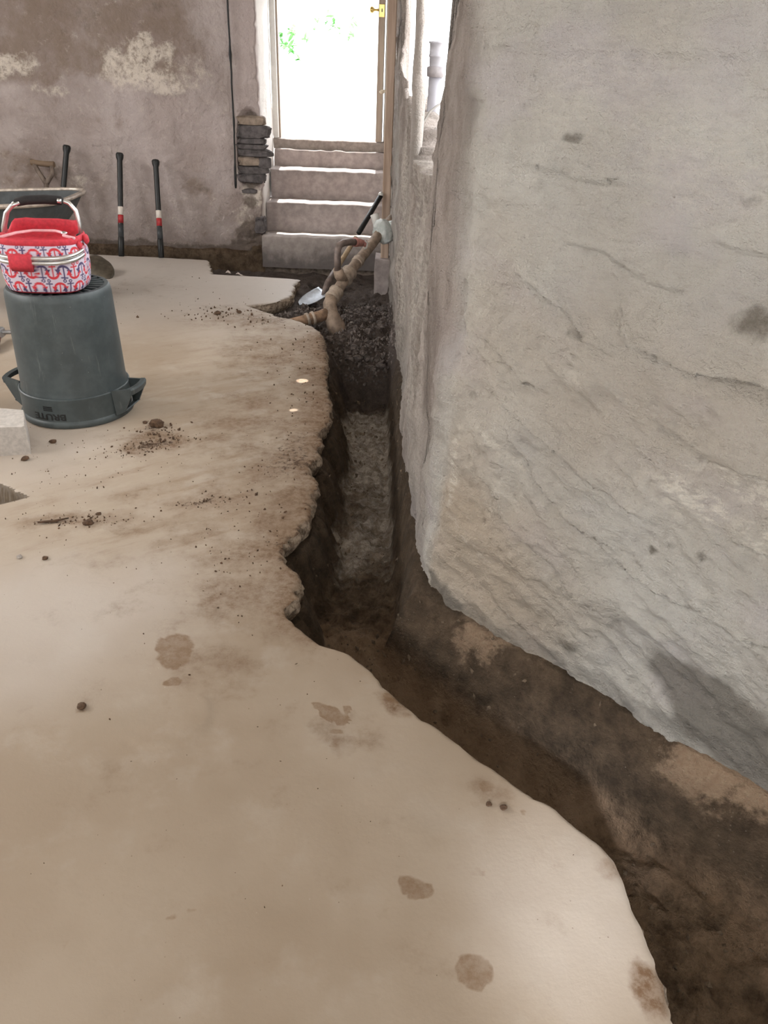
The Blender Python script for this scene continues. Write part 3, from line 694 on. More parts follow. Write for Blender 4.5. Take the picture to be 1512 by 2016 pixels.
def build_floor():
    yy = np.concatenate([np.linspace(-2.5, .4, 24), np.linspace(.45, 2.5, 230), np.linspace(2.51, 4.5, 200), np.linspace(4.515, 5.83, 90), np.linspace(5.835, 5.92, 34), np.linspace(5.93, 6.36, 24), np.linspace(6.365, 6.46, 34)])
    e = edge_x(yy)
    t = np.linspace(0, 1, 300)
    prof = 0.22 * t + 0.78 * t ** 2.1                     # 0 at the edge, 1 at the left wall
    dist = prof[::-1]
    X = e[:, None] - (e + 4.5)[:, None] * dist[None]; Y = np.repeat(yy[:, None], 300, 1)
    de = e[:, None] - X
    Z = 0.004 * fbm(X * 1.5, Y * 1.5, 2.0, 3) + 0.0018 * fbm(X * 8, Y * 8, 3.0, 3)
    Z -= 0.004 * np.exp(-de / 0.006) * (0.5 + 0.5 * fbm(X * 30, Y * 30, 1.0, 3)) * 2 * (de < .1)
    # broken lip along the middle stretch
    sp = np.clip(fbm(X * 9, Y * 9, 8.0, 4) * 1.6 + .1, 0, 1) * np.exp(-de / 0.009) * sst(1.85, 2.0, Y)
    Z -= 0.016 * sp
    # flake left by the old surface
    d1 = np.hypot(X + .535, (Y - 1.40) * 1.1) - .118 + .02 * fbm(X * 12, Y * 12, 1.0, 3)
    arc = np.exp(-(d1 / .012) ** 2) * sst(-.02, .06, (X + .56) * .8 - (Y - 1.38) * .8)
    Z += 0.0045 * (1 - sst(-.012, .006, d1)) * sst(-.03, .06, (X + .56) * .8 - (Y - 1.38) * .8)
    u = (X - HOLE[0]); w = (Y - HOLE[1])
    hd = np.maximum(np.abs(w) * 1.5 + (u + .06) * 1.05, -9) - .21 + .05 * fbm(X * 9, Y * 9, 2.2, 3)
    hole = 1 - sst(-.015, .015, hd)
    hole = hole * (X > -2.4)
    Z -= 0.10 * hole
    A = {'soil': (1 - sst(.012, .03, hd)) * (X > -2.4), 'edge': np.clip(sp * 1.4, 0, 1)}
    dirt = 0 * X
    # dirt that came out of the trench, along its edge and dragged across the slab
    dirt += .85 * np.exp(-de / .32) * sst(1.5, 1.9, Y) * (1 - sst(4.4, 4.9, Y))
    dirt += .22 * np.exp(-de / .06) * (1 - sst(1.5, 1.9, Y)) * sst(.9, 1.3, Y) * 0
    for (cx, cy, rx, ry, a, an) in ((-.42, 2.05, .22, .22, .5, 0), (-.50, 2.55, .35, .25, .42, .3), (-.55, 3.2, .35, .5, .5, 0), (-.62, 4.2, .35, .55, .55, 0), (-.45, 2.1, .2, .1, .5, .2), (-.7, 2.35, .45, .07, .45, .25), (-.75, 2.6, .4, .06, .35, .3), (-.47, 1.60, .16, .14, .35, 0),
                                    (-1.0, 2.98, .16, .13, .75, .6), (-.55, 3.75, .4, .25, .35, .1), (-.9, 4.8, .4, .25, .5, 0), (-1.1, 4.85, .2, .2, .35, 0), (-.35, 1.85, .15, .1, .5, 0), (-1.05, 2.33, .25, .06, .5, .1), (.05, 1.48, .05, .03, .8, -.7), (.52, .78, .035, .05, 1.0, 0), (.5, 1.02, .03, .03, .5, 0), (-.5, 2.75, .12, .5, .25, 0), (.27, 1.2, .06, .05, .4, 0), (-.08, 1.38, .09, .07, .4, 0), (-.42, 1.35, .4, .3, .08, 0), (.22, .9, .2, .2, .1, 0), (-1.9, 5.5, .5, .5, .2, 0)):
        dirt = np.maximum(dirt, a * blob(X, Y, cx, cy, rx, ry, an, .4, cx * 5 + cy, .6))
    A['dirt'] = np.clip(dirt, 0, 1)
    stn = 0 * X
    for (cx, cy, rx, ry, a, an) in ((-.575, 1.655, .052, .075, .95, .3), (-.545, 1.527, .03, .018, .9, .3), (-.118, 1.435, .03, .035, 1, 0), (-.085, 1.415, .02, .02, .9, 0), (-.15, 1.462, .025, .012, .9, -.4), (-.075, 1.45, .012, .02, .8, .3), (-.10, 1.375, .02, .012, .8, 0), (-.098, 1.33, .014, .014, .6, 0), (.092, .962, .038, .025, .9, -.2), (.20, .800, .036, .034, .95, -.5), (.265, 1.225, .022, .022, .6, 0), (.225, 1.003, .02, .014, .5, 0), (.04, 1.500, .03, .014, .8, -.7), (-.39, 1.55, .10, .09, .42, 0), (-.75, 1.42, .02, .02, .6, 0), (-.69, 1.46, .06, .02, .35, .3), (-.385, .88, .012, .01, .7, 0), (-.35, .898, .012, .01, .6, 0), (-.455, 1.76, .08, .07, .4, 0), (-.57, .82, .012, .02, .4, 0), (-.545, .845, .008, .015, .4, 0), (-.97, 1.34, .05, .03, .3, 0), (.34, 1.155, .01, .01, .6, 0)):
        stn = np.maximum(stn, a * blob(X, Y, cx, cy, rx, ry, an, .4, cx * 11 + cy * 3, .3))
    A['stain'] = np.clip(stn, 0, 1)
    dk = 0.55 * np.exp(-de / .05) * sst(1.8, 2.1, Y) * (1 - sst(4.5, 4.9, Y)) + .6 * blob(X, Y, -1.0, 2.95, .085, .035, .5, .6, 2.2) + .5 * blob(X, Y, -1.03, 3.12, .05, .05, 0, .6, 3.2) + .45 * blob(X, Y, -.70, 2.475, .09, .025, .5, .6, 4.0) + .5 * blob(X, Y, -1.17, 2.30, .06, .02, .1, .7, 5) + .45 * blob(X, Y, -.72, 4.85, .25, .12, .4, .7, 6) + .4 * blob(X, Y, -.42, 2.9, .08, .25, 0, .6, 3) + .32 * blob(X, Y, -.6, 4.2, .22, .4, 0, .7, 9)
    A['dark'] = np.clip(dk, 0, 1)
    A['grey'] = np.clip(sst(4.0, 5.7, Y) * .95 + .6 * blob(X, Y, -.95, 1.75, .4, .3, .3, .4, 2.0, .7) + .4 * blob(X, Y, .4, .95, .2, .2, 0, .3, 1.0, .6) + .35 * blob(X, Y, -1.6, 2.9, .4, .4, 0, .4, 1, .6), 0, 1)  # far ramp paints door light into the slab; blobs are paler patches
    A['drag'] = np.clip(.75 * sst(1.9, 2.2, Y) * (1 - sst(4.2, 4.9, Y)) * sst(-1.8, -1.0, X), 0, 1)
    # broken edge face going down
    rows = []
    for zz, ins in ((-.012, .003), (-.03, .004), (-.05, -.004), (-.085, -.03), (-.10, -.12)):
        xo = e + ins + .014 * fbm(yy * 30, 0 * yy + zz * 60, 3.0, 4, .7)
        rows.append((xo, yy, Z[:, -1] + zz))
    rows.insert(0, (e, yy, Z[:, -1]))
    for xo, yo, zo in rows:
        X = np.hstack([X, xo[:, None]]); Y = np.hstack([Y, yo[:, None]]); Z = np.hstack([Z, zo[:, None]])
    for k in A:
        pad = A[k][:, -1:] if k != 'edge' else np.ones((len(yy), 1))
        A[k] = np.hstack([A[k]] + [pad * (1 if k == 'edge' else 0.0)] * 6)
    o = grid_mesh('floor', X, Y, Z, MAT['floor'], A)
    sm_ = np.ones((X.shape[0] - 1, X.shape[1] - 1), bool); sm_[:, 300:] = False
    o.data.polygons.foreach_set('use_smooth', sm_.ravel())
    tag(o, 'stained beige concrete slab broken away along the trench', kind='structure')
    return o
FL = build_floor()

# ---- trench
def trench_depth(y):
    return np.interp(y, [0, 1.3, 2.2, 3.2, 4.1, 4.30, 4.48, 4.62, 4.85, 5.2, 5.6, 5.95, 6.25, 6.8], [.36, .34, .33, .33, .33, .38, .40, .22, .15, .13, .15, .22, .20, .17])
def soil_z(X, Y):
    e = edge_x(Y); w = wall_x(Y)
    near = 1 - sst(1.7, 2.1, Y)
    te = (X - e) * (1 - .30 * near); tw = (w - X) * np.where(Y < CY, .676, 1.0)
    D = trench_depth(Y) + 0.022 * fbm(X * 4, Y * 2.5, 6.0, 3)
    we = np.interp(Y, [0, 1.7, 2.1, 4.3, 4.8, 7], [.05, .05, .12, .13, .25, .14]); ww = np.interp(Y, [0, 1.9, 2.15, 4.2, 5.0, 7], [.13, .12, .075, .07, .03, .03])
    lump = 0.060 * (ridged(X * 8, Y * 6, 3.0, 5) - .6) + .030 * fbm(X * 24, Y * 20, 2.0, 4, .65)
    ze = -.085 - (D - .085) * sst(0, 1, te / we + .5 * fbm(X * 9, Y * 7, 4.0, 3) * .5)
    zw = -.035 - (D - .035) * sst(-.02, 1, (tw + .012 * fbm(X * 12, Y * 12, 1.0, 3)) / ww)
    z = np.maximum(ze, zw)
    deep = np.clip((-z - .06) / .12, 0, 1)
    z = z + lump * deep
    loose = sst(4.5, 4.7, Y) * (1 - sst(5.6, 6.0, Y)) * sst(.02, .12, te)
    z = z + loose * (.05 * fbm(X * 9, Y * 9, 5.0, 4) + .02 * fbm(X * 32, Y * 32, 5.0, 2))
    return np.where(te < 0, np.minimum(z, -.09), z), te, tw, D
def build_trench():
    yy = np.concatenate([np.linspace(-.6, .5, 20), np.linspace(.52, 4.3, 330), np.linspace(4.31, 5.8, 170), np.linspace(5.81, 6.9, 110)])
    e = edge_x(yy) - .14; w = wall_x(yy) + .12
    nc = 110
    t = np.linspace(0, 1, nc)
    wide = (w - e)
    # far rows are wide: keep the columns dense towards the right
    t2 = 1 - (1 - t) ** 1.0
    X = e[:, None] + wide[:, None] * t2[None]; Y = np.repeat(yy[:, None], nc, 1)
    Z, te, tw, D = soil_z(X, Y)
    bottom = sst(.6, .95, np.clip(-Z / D, 0, 1.2))
    A = {}
    A['pale'] = np.clip(bottom * (.85 * sst(2.3, 2.7, Y) * (1 - sst(4.0, 4.35, Y)) * (0.85 + .5 * fbm(X * 6, Y * 2, 1.0, 3)) + .12), 0, 1)
    A['clay'] = np.clip(bottom * (.95 * (1 - sst(1.9, 2.4, Y)) * sst(1.3, 1.6, Y) + .45 * (1 - sst(1.3, 1.6, Y))) + .2 * sst(.0, .1, te) * (1 - sst(2.6, 3.2, Y)), 0, 1)
    A['rock'] = np.clip((1 - sst(.02, .075, tw)) * (.55 * np.exp(-((Y - 1.83) / .13) ** 2) + .7 * np.exp(-((Y - 1.36) / .10) ** 2) + .4 * np.exp(-((Y - 1.25) / .08) ** 2)) * 1.3, 0, 1)
    A['damp'] = np.clip((1 - bottom) * (1 - A['rock']) * (.75 + .5 * fbm(X * 5, Y * 5, 8.0, 3)), 0, 1)
    A['cold'] = np.clip(sst(3.7, 4.7, Y), 0, 1)
    o = grid_mesh('ground_trench', X, Y, Z, MAT['soil'], A)
    tag(o, 'dug earth trench running along the wall footing', kind='structure')
    return o
build_trench()
def ground_z(x, y):
    z, te, tw, D = soil_z(np.array([[x]], float), np.array([[y]], float)); return float(z[0, 0])
# wall footing below the far plaster
mbf = MB(); xs = np.linspace(-4.5, -1.1, 60); rings = []
for x in xs:
    d = .03 * float(fbm(x * 6, 1.0, 2.0, 4))
    rings.append([(x, 6.80, .06), (x, 6.78 + d, .03), (x, 6.76 + d * 1.3, -.06), (x, 6.74 + d, -.30), (x, 6.95, -.30), (x, 6.95, .06)])
mbf.loft(rings)
tag(obj('baseboard_far', mbf, MAT['soil']), 'exposed earth and rubble footing under the far wall', kind='structure')

# ---- outdoors
tag(obj('ground_outside', MB().box(-14, 12, 7.78, 30, .5, .80), MAT['white_out']), 'sunlit pale ground beyond the doorway', kind='structure')
tag(obj('ground_side', MB().box(.33, 12, 2.3, 7.78, .4, 1.0), MAT['white_out']), 'sunlit pale ground outside the wall opening', kind='structure')
# ================================================================== OBJECTS
# ---- upturned rubber waste can
canmat = None
def m_can():
    t = NT('grey_green_plastic')
    n = t.noise(14, 5, .6); f = t.noise(90, 4, .7); sc = t.noise(40, 4, .7, t.mapping((1, 1, .12)))
    c = t.mix(t.ramp(n, .35, .7), (.048, .060, .063), (.070, .086, .090))
    c = t.mix(t.math('MULTIPLY', t.ramp(sc, .60, .74), .30), c, (.26, .28, .28))
    c = t.mix(t.math('MULTIPLY', t.ramp(t.voro(26), .07, .02), .4), c, (.34, .35, .35))
    return t.out(c, t.math('ADD', .40, t.math('MULTIPLY', n, .18)), t.bump(f, .12, .002))
MAT['can'] = m_can()
CAN = (-1.437, 3.31, 0.0)
def build_can():
    r = thing('waste_can', 'dark grey plastic waste can standing upside down on the slab', 'waste can', CAN)
    cx, cy, _ = CAN
    body = MB().lathe([(.226, .012), (.232, .125), (.2285, .140), (.226, .16), (.2225, .30), (.2195, .42), (.2165, .535), (.2135, .556), (.206, .567), (.197, .570), (.190, .568)], (cx, cy, .004), 72)
    obj('body', body, MAT['can'], r, angle=35)
    rim = MB().lathe([(.226, .010), (.236, .002), (.243, .003), (.247, .010), (.247, .022), (.242, .028), (.2385, .032), (.2375, .118), (.2395, .126), (.2390, .133), (.2345, .136), (.228, .134)], (cx, cy, 0.0), 72)
    rb = obj('rim_collar', rim, MAT['can'], r, angle=40)
    # base with moulded radial ribs
    base = MB().lathe([(.197, .566), (.190, .557), (.105, .555), (.100, .566), (.088, .567), (.080, .540), (.001, .536)], (cx, cy, .004), 72)
    bs = obj('base', base, MAT['can'], r, angle=30)
    rb2 = MB()
    for k in range(28):
        a = 2 * math.pi * k / 28; ca, sa = math.cos(a), math.sin(a); w = .0055
        ps = []
        for rr in (.099, .194):
            for s_ in (-w, w): ps.append((cx + ca * rr - sa * s_, cy + sa * rr + ca * s_))
        v = [(p[0], p[1], z) for z in (.555, .572) for p in (ps[0], ps[1], ps[3], ps[2])]
        rb2.add(v, [(0, 3, 2, 1), (4, 5, 6, 7), (0, 1, 5, 4), (1, 2, 6, 5), (2, 3, 7, 6), (3, 0, 4, 7)])
    obj('rib', rb2, MAT['can'], bs)
    # two pocket handles
    for ang in (math.radians(-9), math.radians(171)):
        mb = MB(); ca, sa = math.cos(ang), math.sin(ang)
        def P(rr, tt, z): return (cx + ca * rr - sa * tt, cy + sa * rr + ca * tt, z)
        for s_ in (-1, 1):                                  # cheeks
            t0, t1 = s_ * .088, s_ * .078
            a_ = [(.222, .140), (.306, .150), (.310, .128), (.268, .040), (.232, .024)]
            o1 = [P(x, t0 + s_ * .0 - (s_ * .016 if x > .25 else 0), z) for x, z in a_]; o2 = [P(x, t1 - (s_ * .016 if x > .25 else 0), z) for x, z in a_]
            mb.loft([o1, o2])
        bars = []
        for tt in np.linspace(-.075, .075, 9):
            bow = .012 * (1 - (tt / .075) ** 2)
            bars.append([P(.288 + bow, tt, .150), P(.308 + bow, tt, .152), P(.313 + bow, tt, .144), P(.309 + bow, tt, .122), P(.302 + bow, tt, .122), P(.300 + bow, tt, .142), P(.288 + bow, tt, .143)])
        mb.loft(bars)
        low = []
        for tt in np.linspace(-.075, .075, 7):
            low.append([P(.232, tt, .030), P(.268, tt, .046), P(.272, tt, .042), P(.236, tt, .022)])
        mb.loft(low)
        obj('handle', mb, MAT['can'], r, angle=30)
    # moulded lettering, upside down like the can
    def wrap_text(body_, size, zc, ang_c, depth=.0012):
        cu = bpy.data.curves.new('lettering', 'FONT'); cu.body = body_; cu.size = size; cu.align_x = 'CENTER'; cu.align_y = 'CENTER'; cu.extrude = .0006; cu.offset = size * .022; cu.space_character = 1.0
        to = bpy.data.objects.new('tmp_text', cu); C.objects.link(to)
        dg = bpy.context.evaluated_depsgraph_get(); me = bpy.data.meshes.new_from_object(to.evaluated_get(dg))
        vs_ = [tuple(v.co) for v in me.vertices]; fs_ = [tuple(p.vertices) for p in me.polygons]
        bpy.data.objects.remove(to); bpy.data.curves.remove(cu); bpy.data.meshes.remove(me)
        out = []
        R = .2383
        for x, y, z in vs_:
            x, y = -x * 1.25, -y                             # turned by half a turn
            a = ang_c + x / R; rr = R + depth + z
            out.append((cx + rr * math.cos(a), cy + rr * math.sin(a), zc + y))
        return MB().add(out, fs_)
    ac = math.radians(-99)
    obj('lettering', wrap_text('BRUTE', .040, .056, ac), MAT['rubber'], rb)
    sm = MB()
    for row, zc in ((0, .100), (1, .092), (2, .084)):
        for k in range(9):
            a0 = ac - .01 + (k - 4.5) * .020; a1 = a0 + .0155; h = .0026
            sm.add([(cx + rr * math.cos(a), cy + rr * math.sin(a), z) for rr in (.2375, .2392) for a in (a0, a1) for z in (zc - h, zc + h)],
                   [(0, 1, 3, 2), (4, 6, 7, 5), (0, 4, 5, 1), (2, 3, 7, 6), (0, 2, 6, 4), (1, 5, 7, 3)])
    obj('small_lettering', sm, MAT['rubber'], rb)
build_can()

# ---- insulated basket with an anchor print
MAT['red'] = m_simple('red_canvas', (.56, .035, .055), .75, var=.15, scale=60, bump=.2)
MAT['alu'] = m_simple('brushed_aluminium', (.72, .72, .72), .32, 1.0, var=.06, scale=80, bump=.05)
MAT['foam'] = m_simple('black_foam', (.014, .011, .011), .85, var=.2, scale=90, bump=.3)
MAT['zip'] = m_simple('pink_zip_tape', (.78, .42, .45), .7, var=.1)
def m_print():
    t = NT('anchor_print_canvas')
    n = t.noise(140, 3, .6)
    return t.out(t.attr('print', 'Color'), .75, t.bump(n, .15, .001))
def seg(px, py, ax, ay, bx_, by, w):
    dx, dy = bx_ - ax, by - ay; L = dx * dx + dy * dy
    t = np.clip(((px - ax) * dx + (py - ay) * dy) / L, 0, 1)
    return np.hypot(px - ax - t * dx, py - ay - t * dy) - w
def anchor(u, v):
    """signed distance of an anchor about 1 high, upright"""
    d = seg(u, v, 0, -.40, 0, .30, .036)
    d = np.minimum(d, np.abs(np.hypot(u, v - .40) - .075) - .028)
    d = np.minimum(d, seg(u, v, -.17, .22, .17, .22, .036))
    arc = np.abs(np.hypot(u, v + .08) - .34) - (.026 + .045 * np.clip(-(v + .08), 0, .34) / .34)
    d = np.minimum(d, np.where(v < -.16, arc, 9))
    for s_ in (-1, 1):
        d = np.minimum(d, np.maximum(np.maximum(np.abs(u - s_ * .33) * 1.1 + (v + .06) * .62 - .07, -(v + .235)), -(.16 - 0) + 0 * u))
    return d
BK = (-1.440, 3.245, 0.577)
def build_basket():
    bx_, by, bz = BK
    r = thing('picnic_basket', 'red and lavender fabric cooler basket with anchor print on the upturned can', 'basket', BK)
    rot = math.radians(4); cr, sr = math.cos(rot), math.sin(rot)
    def W(x, y, z): return (bx_ + cr * x - sr * y, by + sr * x + cr * y, bz + z)
    nu, nv = 420, 120
    th = np.linspace(0, 2 * np.pi, nu); v = np.linspace(0, 1, nv)
    TT, VV = np.meshgrid(th, v)
    ex = .62
    def sup(t): return np.sign(np.cos(t)) * np.abs(np.cos(t)) ** ex, np.sign(np.sin(t)) * np.abs(np.sin(t)) ** ex
    cxs, sys_ = sup(TT)
    swell = np.interp(VV, [0, .04, .12, .4, .75, 1.0], [.84, .915, .955, 1.0, 1.0, .965])
    wr = 1 + .012 * fbm(TT * 3, VV * 3, 2.0, 3)
    lx, ly = .166 * cxs * swell * wr, .128 * sys_ * swell * wr
    lz = VV * .193 + .005 * fbm(TT * 2, VV * 2, 5.0, 2) * sst(.1, .4, VV)
    Xw = bx_ + cr * lx - sr * ly; Yw = by + sr * lx + cr * ly; Zw = bz + lz
    arc = np.concatenate([[0], np.cumsum(np.hypot(np.diff(lx[60]), np.diff(ly[60])))]); U = np.repeat(arc[None], nv, 0); Vh = VV * .193
    base = np.zeros((nv, nu, 3)) + np.array([.60, .53, .62])
    pit, rowh = .084, .066
    for row in range(-1, 5):
        for k in range(-1, int(arc[-1] / pit * 2) + 2):
            cxk = k * pit * .5 + (row % 2) * pit * .25; cyk = .022 + row * rowh
            flip = 1 if k % 2 else -1
            uu, vv = (U - cxk) / .068, (Vh - cyk - flip * .006) / .068 * flip
            near = (np.abs(uu) < .6) & (np.abs(vv) < .7)
            if not near.any(): continue
            d = np.full(U.shape, 9.0); d[near] = anchor(uu[near], vv[near])
            m = 1 - sst(-.012, .018, d)
            red = (k + (row // 1)) % 2 == 0
            col = np.array([.60, .035, .05]) if red else np.array([.075, .055, .14])
            base = base * (1 - m[..., None]) + col * m[..., None]
    trim_ = (VV < .035)[..., None]
    base = np.where(trim_, np.array([.5, .03, .05]), base)
    b = grid_mesh('body', Xw - bx_, Yw - by, Zw - bz, m_print(), {'print': base}, r)
    b.data.update()
    def ring(scale_x, scale_y, z, n=64):
        out = []
        for k in range(n):
            a = 2 * math.pi * k / n; c_, s_ = sup(np.array(a)); out.append(W(.166 * float(c_) * scale_x, .128 * float(s_) * scale_y, z))
        return out
    obj('bottom', MB().loft([ring(.84, .84, .001), ring(.80, .80, .004)]), MAT['red'], r)
    # red band and folded-in top
    top = MB().loft([ring(.965, .965, .189), ring(.985, .985, .195), ring(.985, .985, .208), ring(.955, .95, .215), ring(.86, .82, .207), ring(.55, .5, .190), ring(.1, .1, .186)], False, True)
    tp = obj('top_panel', top, MAT['red'], r, True)
    zp = MB().tube([W(x, y, .214) for x, y in ((-.13, -.095), (-.10, .0), (-.05, .055), (.04, .06), (.085, .02), (.10, -.03), (.155, -.075))], [.006] * 7, 8)
    obj('zip_tape', zp, MAT['zip'], tp, True)
    obj('zip_slider', MB().rock(W(.10, -.02, .222), (.013, .008, .007), 4), MAT['alu'], tp, True)
    # raised lid flap at the back
    lid = MB(); rings = []
    nseg = 25
    for q, (hh, off) in enumerate(((.195, .0), (.225, .0), (.246, -.004), (.254, -.012), (.248, -.020), (.225, -.016), (.205, -.012))):
        rr = []
        for k in range(nseg):
            a = math.radians(-8 + 196 * k / (nseg - 1)); c_, s_ = sup(np.array(a))
            side = abs(math.cos(a)); fall = max(0, (side - .80) / .20) ** 1.2
            h = .195 + (hh - .195) * (1 - .92 * fall)
            rr.append(W((.160 + off) * float(c_), (.122 + off) * float(s_) * 1.0, h + .006 * float(fbm(a * 4, q * .2, 2.0, 3))))
        rings.append(rr)
    lid.loft(rings, False, False, closed=False)
    obj('lid_flap', lid, MAT['red'], r, True)
    # aluminium carrying frames
    def arch(pts, rad): return MB().tube(pts, rad, 10)
    hy = .035
    pts = [W(-.157, hy, .180), W(-.150, hy, .235), W(-.128, hy, .290), W(-.098, hy, .320), W(-.065, hy, .334), W(.02, hy, .342), W(.095, hy, .338), W(.122, hy, .328), W(.143, hy, .300), W(.151, hy, .25), W(.148, hy, .180)]
    h1 = obj('handle', arch(pts, .0085), MAT['alu'], r, True)
    pts2 = [(p[0], p[1] - .018, p[2] - .004) for p in pts]
    obj('handle_tube', arch(pts2[:5], .0085), MAT['alu'], h1, True)
    obj('grip', MB().tube([W(-.088, hy - .008, .325), W(-.083, hy - .008, .328), W(-.04, hy - .008, .337), W(.03, hy - .008, .341), W(.095, hy - .008, .338), W(.102, hy - .008, .336)], [.010, .017, .018, .018, .017, .010], 12), MAT['foam'], h1, True)
    obj('end_cap', MB().tube([W(.085, hy - .024, .340), W(.10, hy - .022, .338)], .009, 8), MAT['alu'], h1, True)
    for sx in (-.157, .148):
        obj('hinge', MB().box(*[c for c in (W(sx, hy, 0)[0] - .012, W(sx, hy, 0)[0] + .012, W(sx, hy, 0)[1] - .025, W(sx, hy, 0)[1] + .014, bz + .165, bz + .212)], .004), MAT['rubber'], r)
    # folded-down frame across the front, with its red cover
    fp = []
    fl = []
    for k in range(61):
        a = math.radians(188 + 164 * k / 60); c_, s_ = sup(np.array(a)); fl.append(float(c_)); fp.append(W(.171 * float(c_), .128 * float(s_) * 1.10 - .006, .165 - .018 * abs(math.sin(a))))
    h2 = obj('handle', MB().tube(fp, .0085, 10), MAT['alu'], r, True)
    obj('handle_tube', MB().tube([(p[0], p[1], p[2] - .018) for p in fp], .0085, 10), MAT['alu'], h2, True)
    gp = [p for p, c_ in zip(fp, fl) if -.52 < c_ < .05]
    cov = MB().loft([[(p[0], p[1] - .016, p[2] + .010), (p[0], p[1] - .018, p[2] - .030), (p[0], p[1] - .004, p[2] - .052), (p[0], p[1] + .012, p[2] - .034), (p[0], p[1] + .012, p[2] + .008), (p[0], p[1], p[2] + .016)] for p in gp])
    obj('grip_cover', cov, MAT['red'], h2, True)
    for (x, y, z, s_) in ((.160, -.045, .18, .020), (.174, .01, .195, .020), (-.172, -.02, .15, .022)):
        obj('strap_tab', MB().rock(W(x, y, z), (.012, .020, s_), x * 9), MAT['red'], r, True)
build_basket()

# ---- concrete block at the left edge
bl = MB()
bp = [(-1.458, 2.817), (-1.535, 2.985), (-1.86, 3.0), (-1.90, 2.72)]
bcx, bcy = -1.69, 2.88
rings = []
for z, k in ((0, 1.0), (.118, 1.0), (.126, .985)):
    ring_ = []
    for i in range(4):
        a, b = bp[i], bp[(i + 1) % 4]
        for t in (.03, .35, .65, .97):
            ring_.append((bcx + (a[0] + (b[0] - a[0]) * t - bcx) * k + .003 * float(vnoise(i * 3 + t * 9, z * 40, 1.0)), bcy + (a[1] + (b[1] - a[1]) * t - bcy) * k, z + .003 * float(vnoise(i + t * 7, 2.0, 3.0)) * (z > 0)))
    rings.append(ring_)
bl.loft(rings)
block = single('concrete_block', bl, MAT['block'], 'pale concrete block lying on the slab beside the upturned can', 'block', (-1.66, 2.95, 0), angle=40)

# ---- wheelbarrow
MAT['barrow'] = m_simple('scuffed_grey_tray', (.048, .053, .055), .75, var=.25, scale=18, bump=.15)
MAT['rimsteel'] = m_simple('worn_tray_rim', (.40, .34, .29), .4, .4, var=.3, scale=25, bump=.1)
MAT['rust'] = m_simple('rusty_red_steel', (.10, .022, .014), .6, .2, var=.4, scale=30)
MAT['steel'] = m_simple('scuffed_steel', (.42, .42, .43), .4, .8, var=.2, scale=30)
def build_barrow():
    r = thing('wheelbarrow', 'grey wheelbarrow with a rolled rim parked behind the upturned can', 'wheelbarrow', (-2.55, 5.0, 0))
    def rr_(cx, cy, hx, hy, z, n=40, ex=.45, tilt=0.0):
        out = []
        for k in range(n):
            a = 2 * math.pi * k / n
            x = math.copysign(abs(math.cos(a)) ** ex, math.cos(a)) * hx; y = math.copysign(abs(math.sin(a)) ** ex, math.sin(a)) * hy
            out.append((cx + x, cy + y, z + tilt * x))
        return out
    cx, cy = -2.535, 5.0
    outer = [rr_(cx - .05, cy, .30, .20, .33), rr_(cx - .04, cy, .36, .235, .345), rr_(cx - .01, cy, .50, .30, .515, tilt=.05), rr_(cx, cy, .56, .335, .622, tilt=.06)]
    inner = [rr_(cx, cy, .55, .325, .623, tilt=.06), rr_(cx - .01, cy, .49, .29, .52, tilt=.05), rr_(cx - .04, cy, .35, .225, .355), rr_(cx - .05, cy, .25, .17, .345)]
    obj('tray', MB().loft(outer + inner, True, True), MAT['barrow'], r, angle=45)
    obj('rim', MB().tube(rr_(cx, cy, .565, .34, .627, 48, tilt=.06), .014, 10, closed=True), MAT['rimsteel'], r, True)
    for k, (x, y, z) in enumerate(((-2.36, 4.715, .52), (-2.23, 4.74, .51), (-2.10, 4.80, .50))):
        obj('bolt', MB().lathe_axis((x, y, z), (x + .01, y - .02, z), [(.013, 0), (.013, .010), (.008, .018)], 8), MAT['steel'], r)
    for sy in (-.19, .19):
        obj('handle_beam', MB().tube([(-3.55, cy + sy * 1.3, .62), (-3.1, cy + sy * 1.2, .40), (-2.7, cy + sy, .315), (-2.0, cy + sy * .45, .30)], .017, 8), MAT['ash'], r, True)
        obj('leg', MB().tube([(-2.80, cy + sy, .32), (-2.86, cy + sy * 1.15, .10), (-2.86, cy + sy * 1.15, .013), (-2.72, cy + sy * 1.15, .013), (-2.62, cy + sy, .32)], .013, 8), MAT['rust'], r, True)
    w = obj('wheel', MB().lathe_axis((-2.16, cy - .045, .17), (-2.16, cy + .045, .17), [(.11, 0), (.155, .008), (.168, .03), (.168, .06), (.155, .082), (.11, .09)], 28), MAT['rubber'], r, angle=40)
    obj('hub', MB().lathe_axis((-2.16, cy - .09, .17), (-2.16, cy + .09, .17), [(.02, 0), (.02, .04), (.10, .05), (.10, .13), (.02, .14), (.02, .18)], 20), MAT['steel'], w, angle=40)
build_barrow()
# pieces of the jack stand reaching in at the left edge
js = thing('pipe_clamp', 'rust red bar clamp lying on the slab at the left edge', 'clamp', (-2.2, 4.1, 0))
obj('bar', MB().tube([(-2.62, 4.0, .05), (-2.30, 4.12, .05), (-2.19, 4.21, .05), (-2.02, 4.24, .052)], .012, 8), MAT['steel'], js, True)
obj('jaw', MB().box(-2.215, -2.185, 4.02, 4.24, .022, .075, .006), MAT['steel'], js)
obj('screw_handle', MB().tube([(-2.205, 4.20, .035), (-2.150, 4.04, .018), (-2.142, 4.02, .018), (-2.138, 4.0, .018)], [.010, .011, .017, .014], 10), MAT['rust'], js, True)

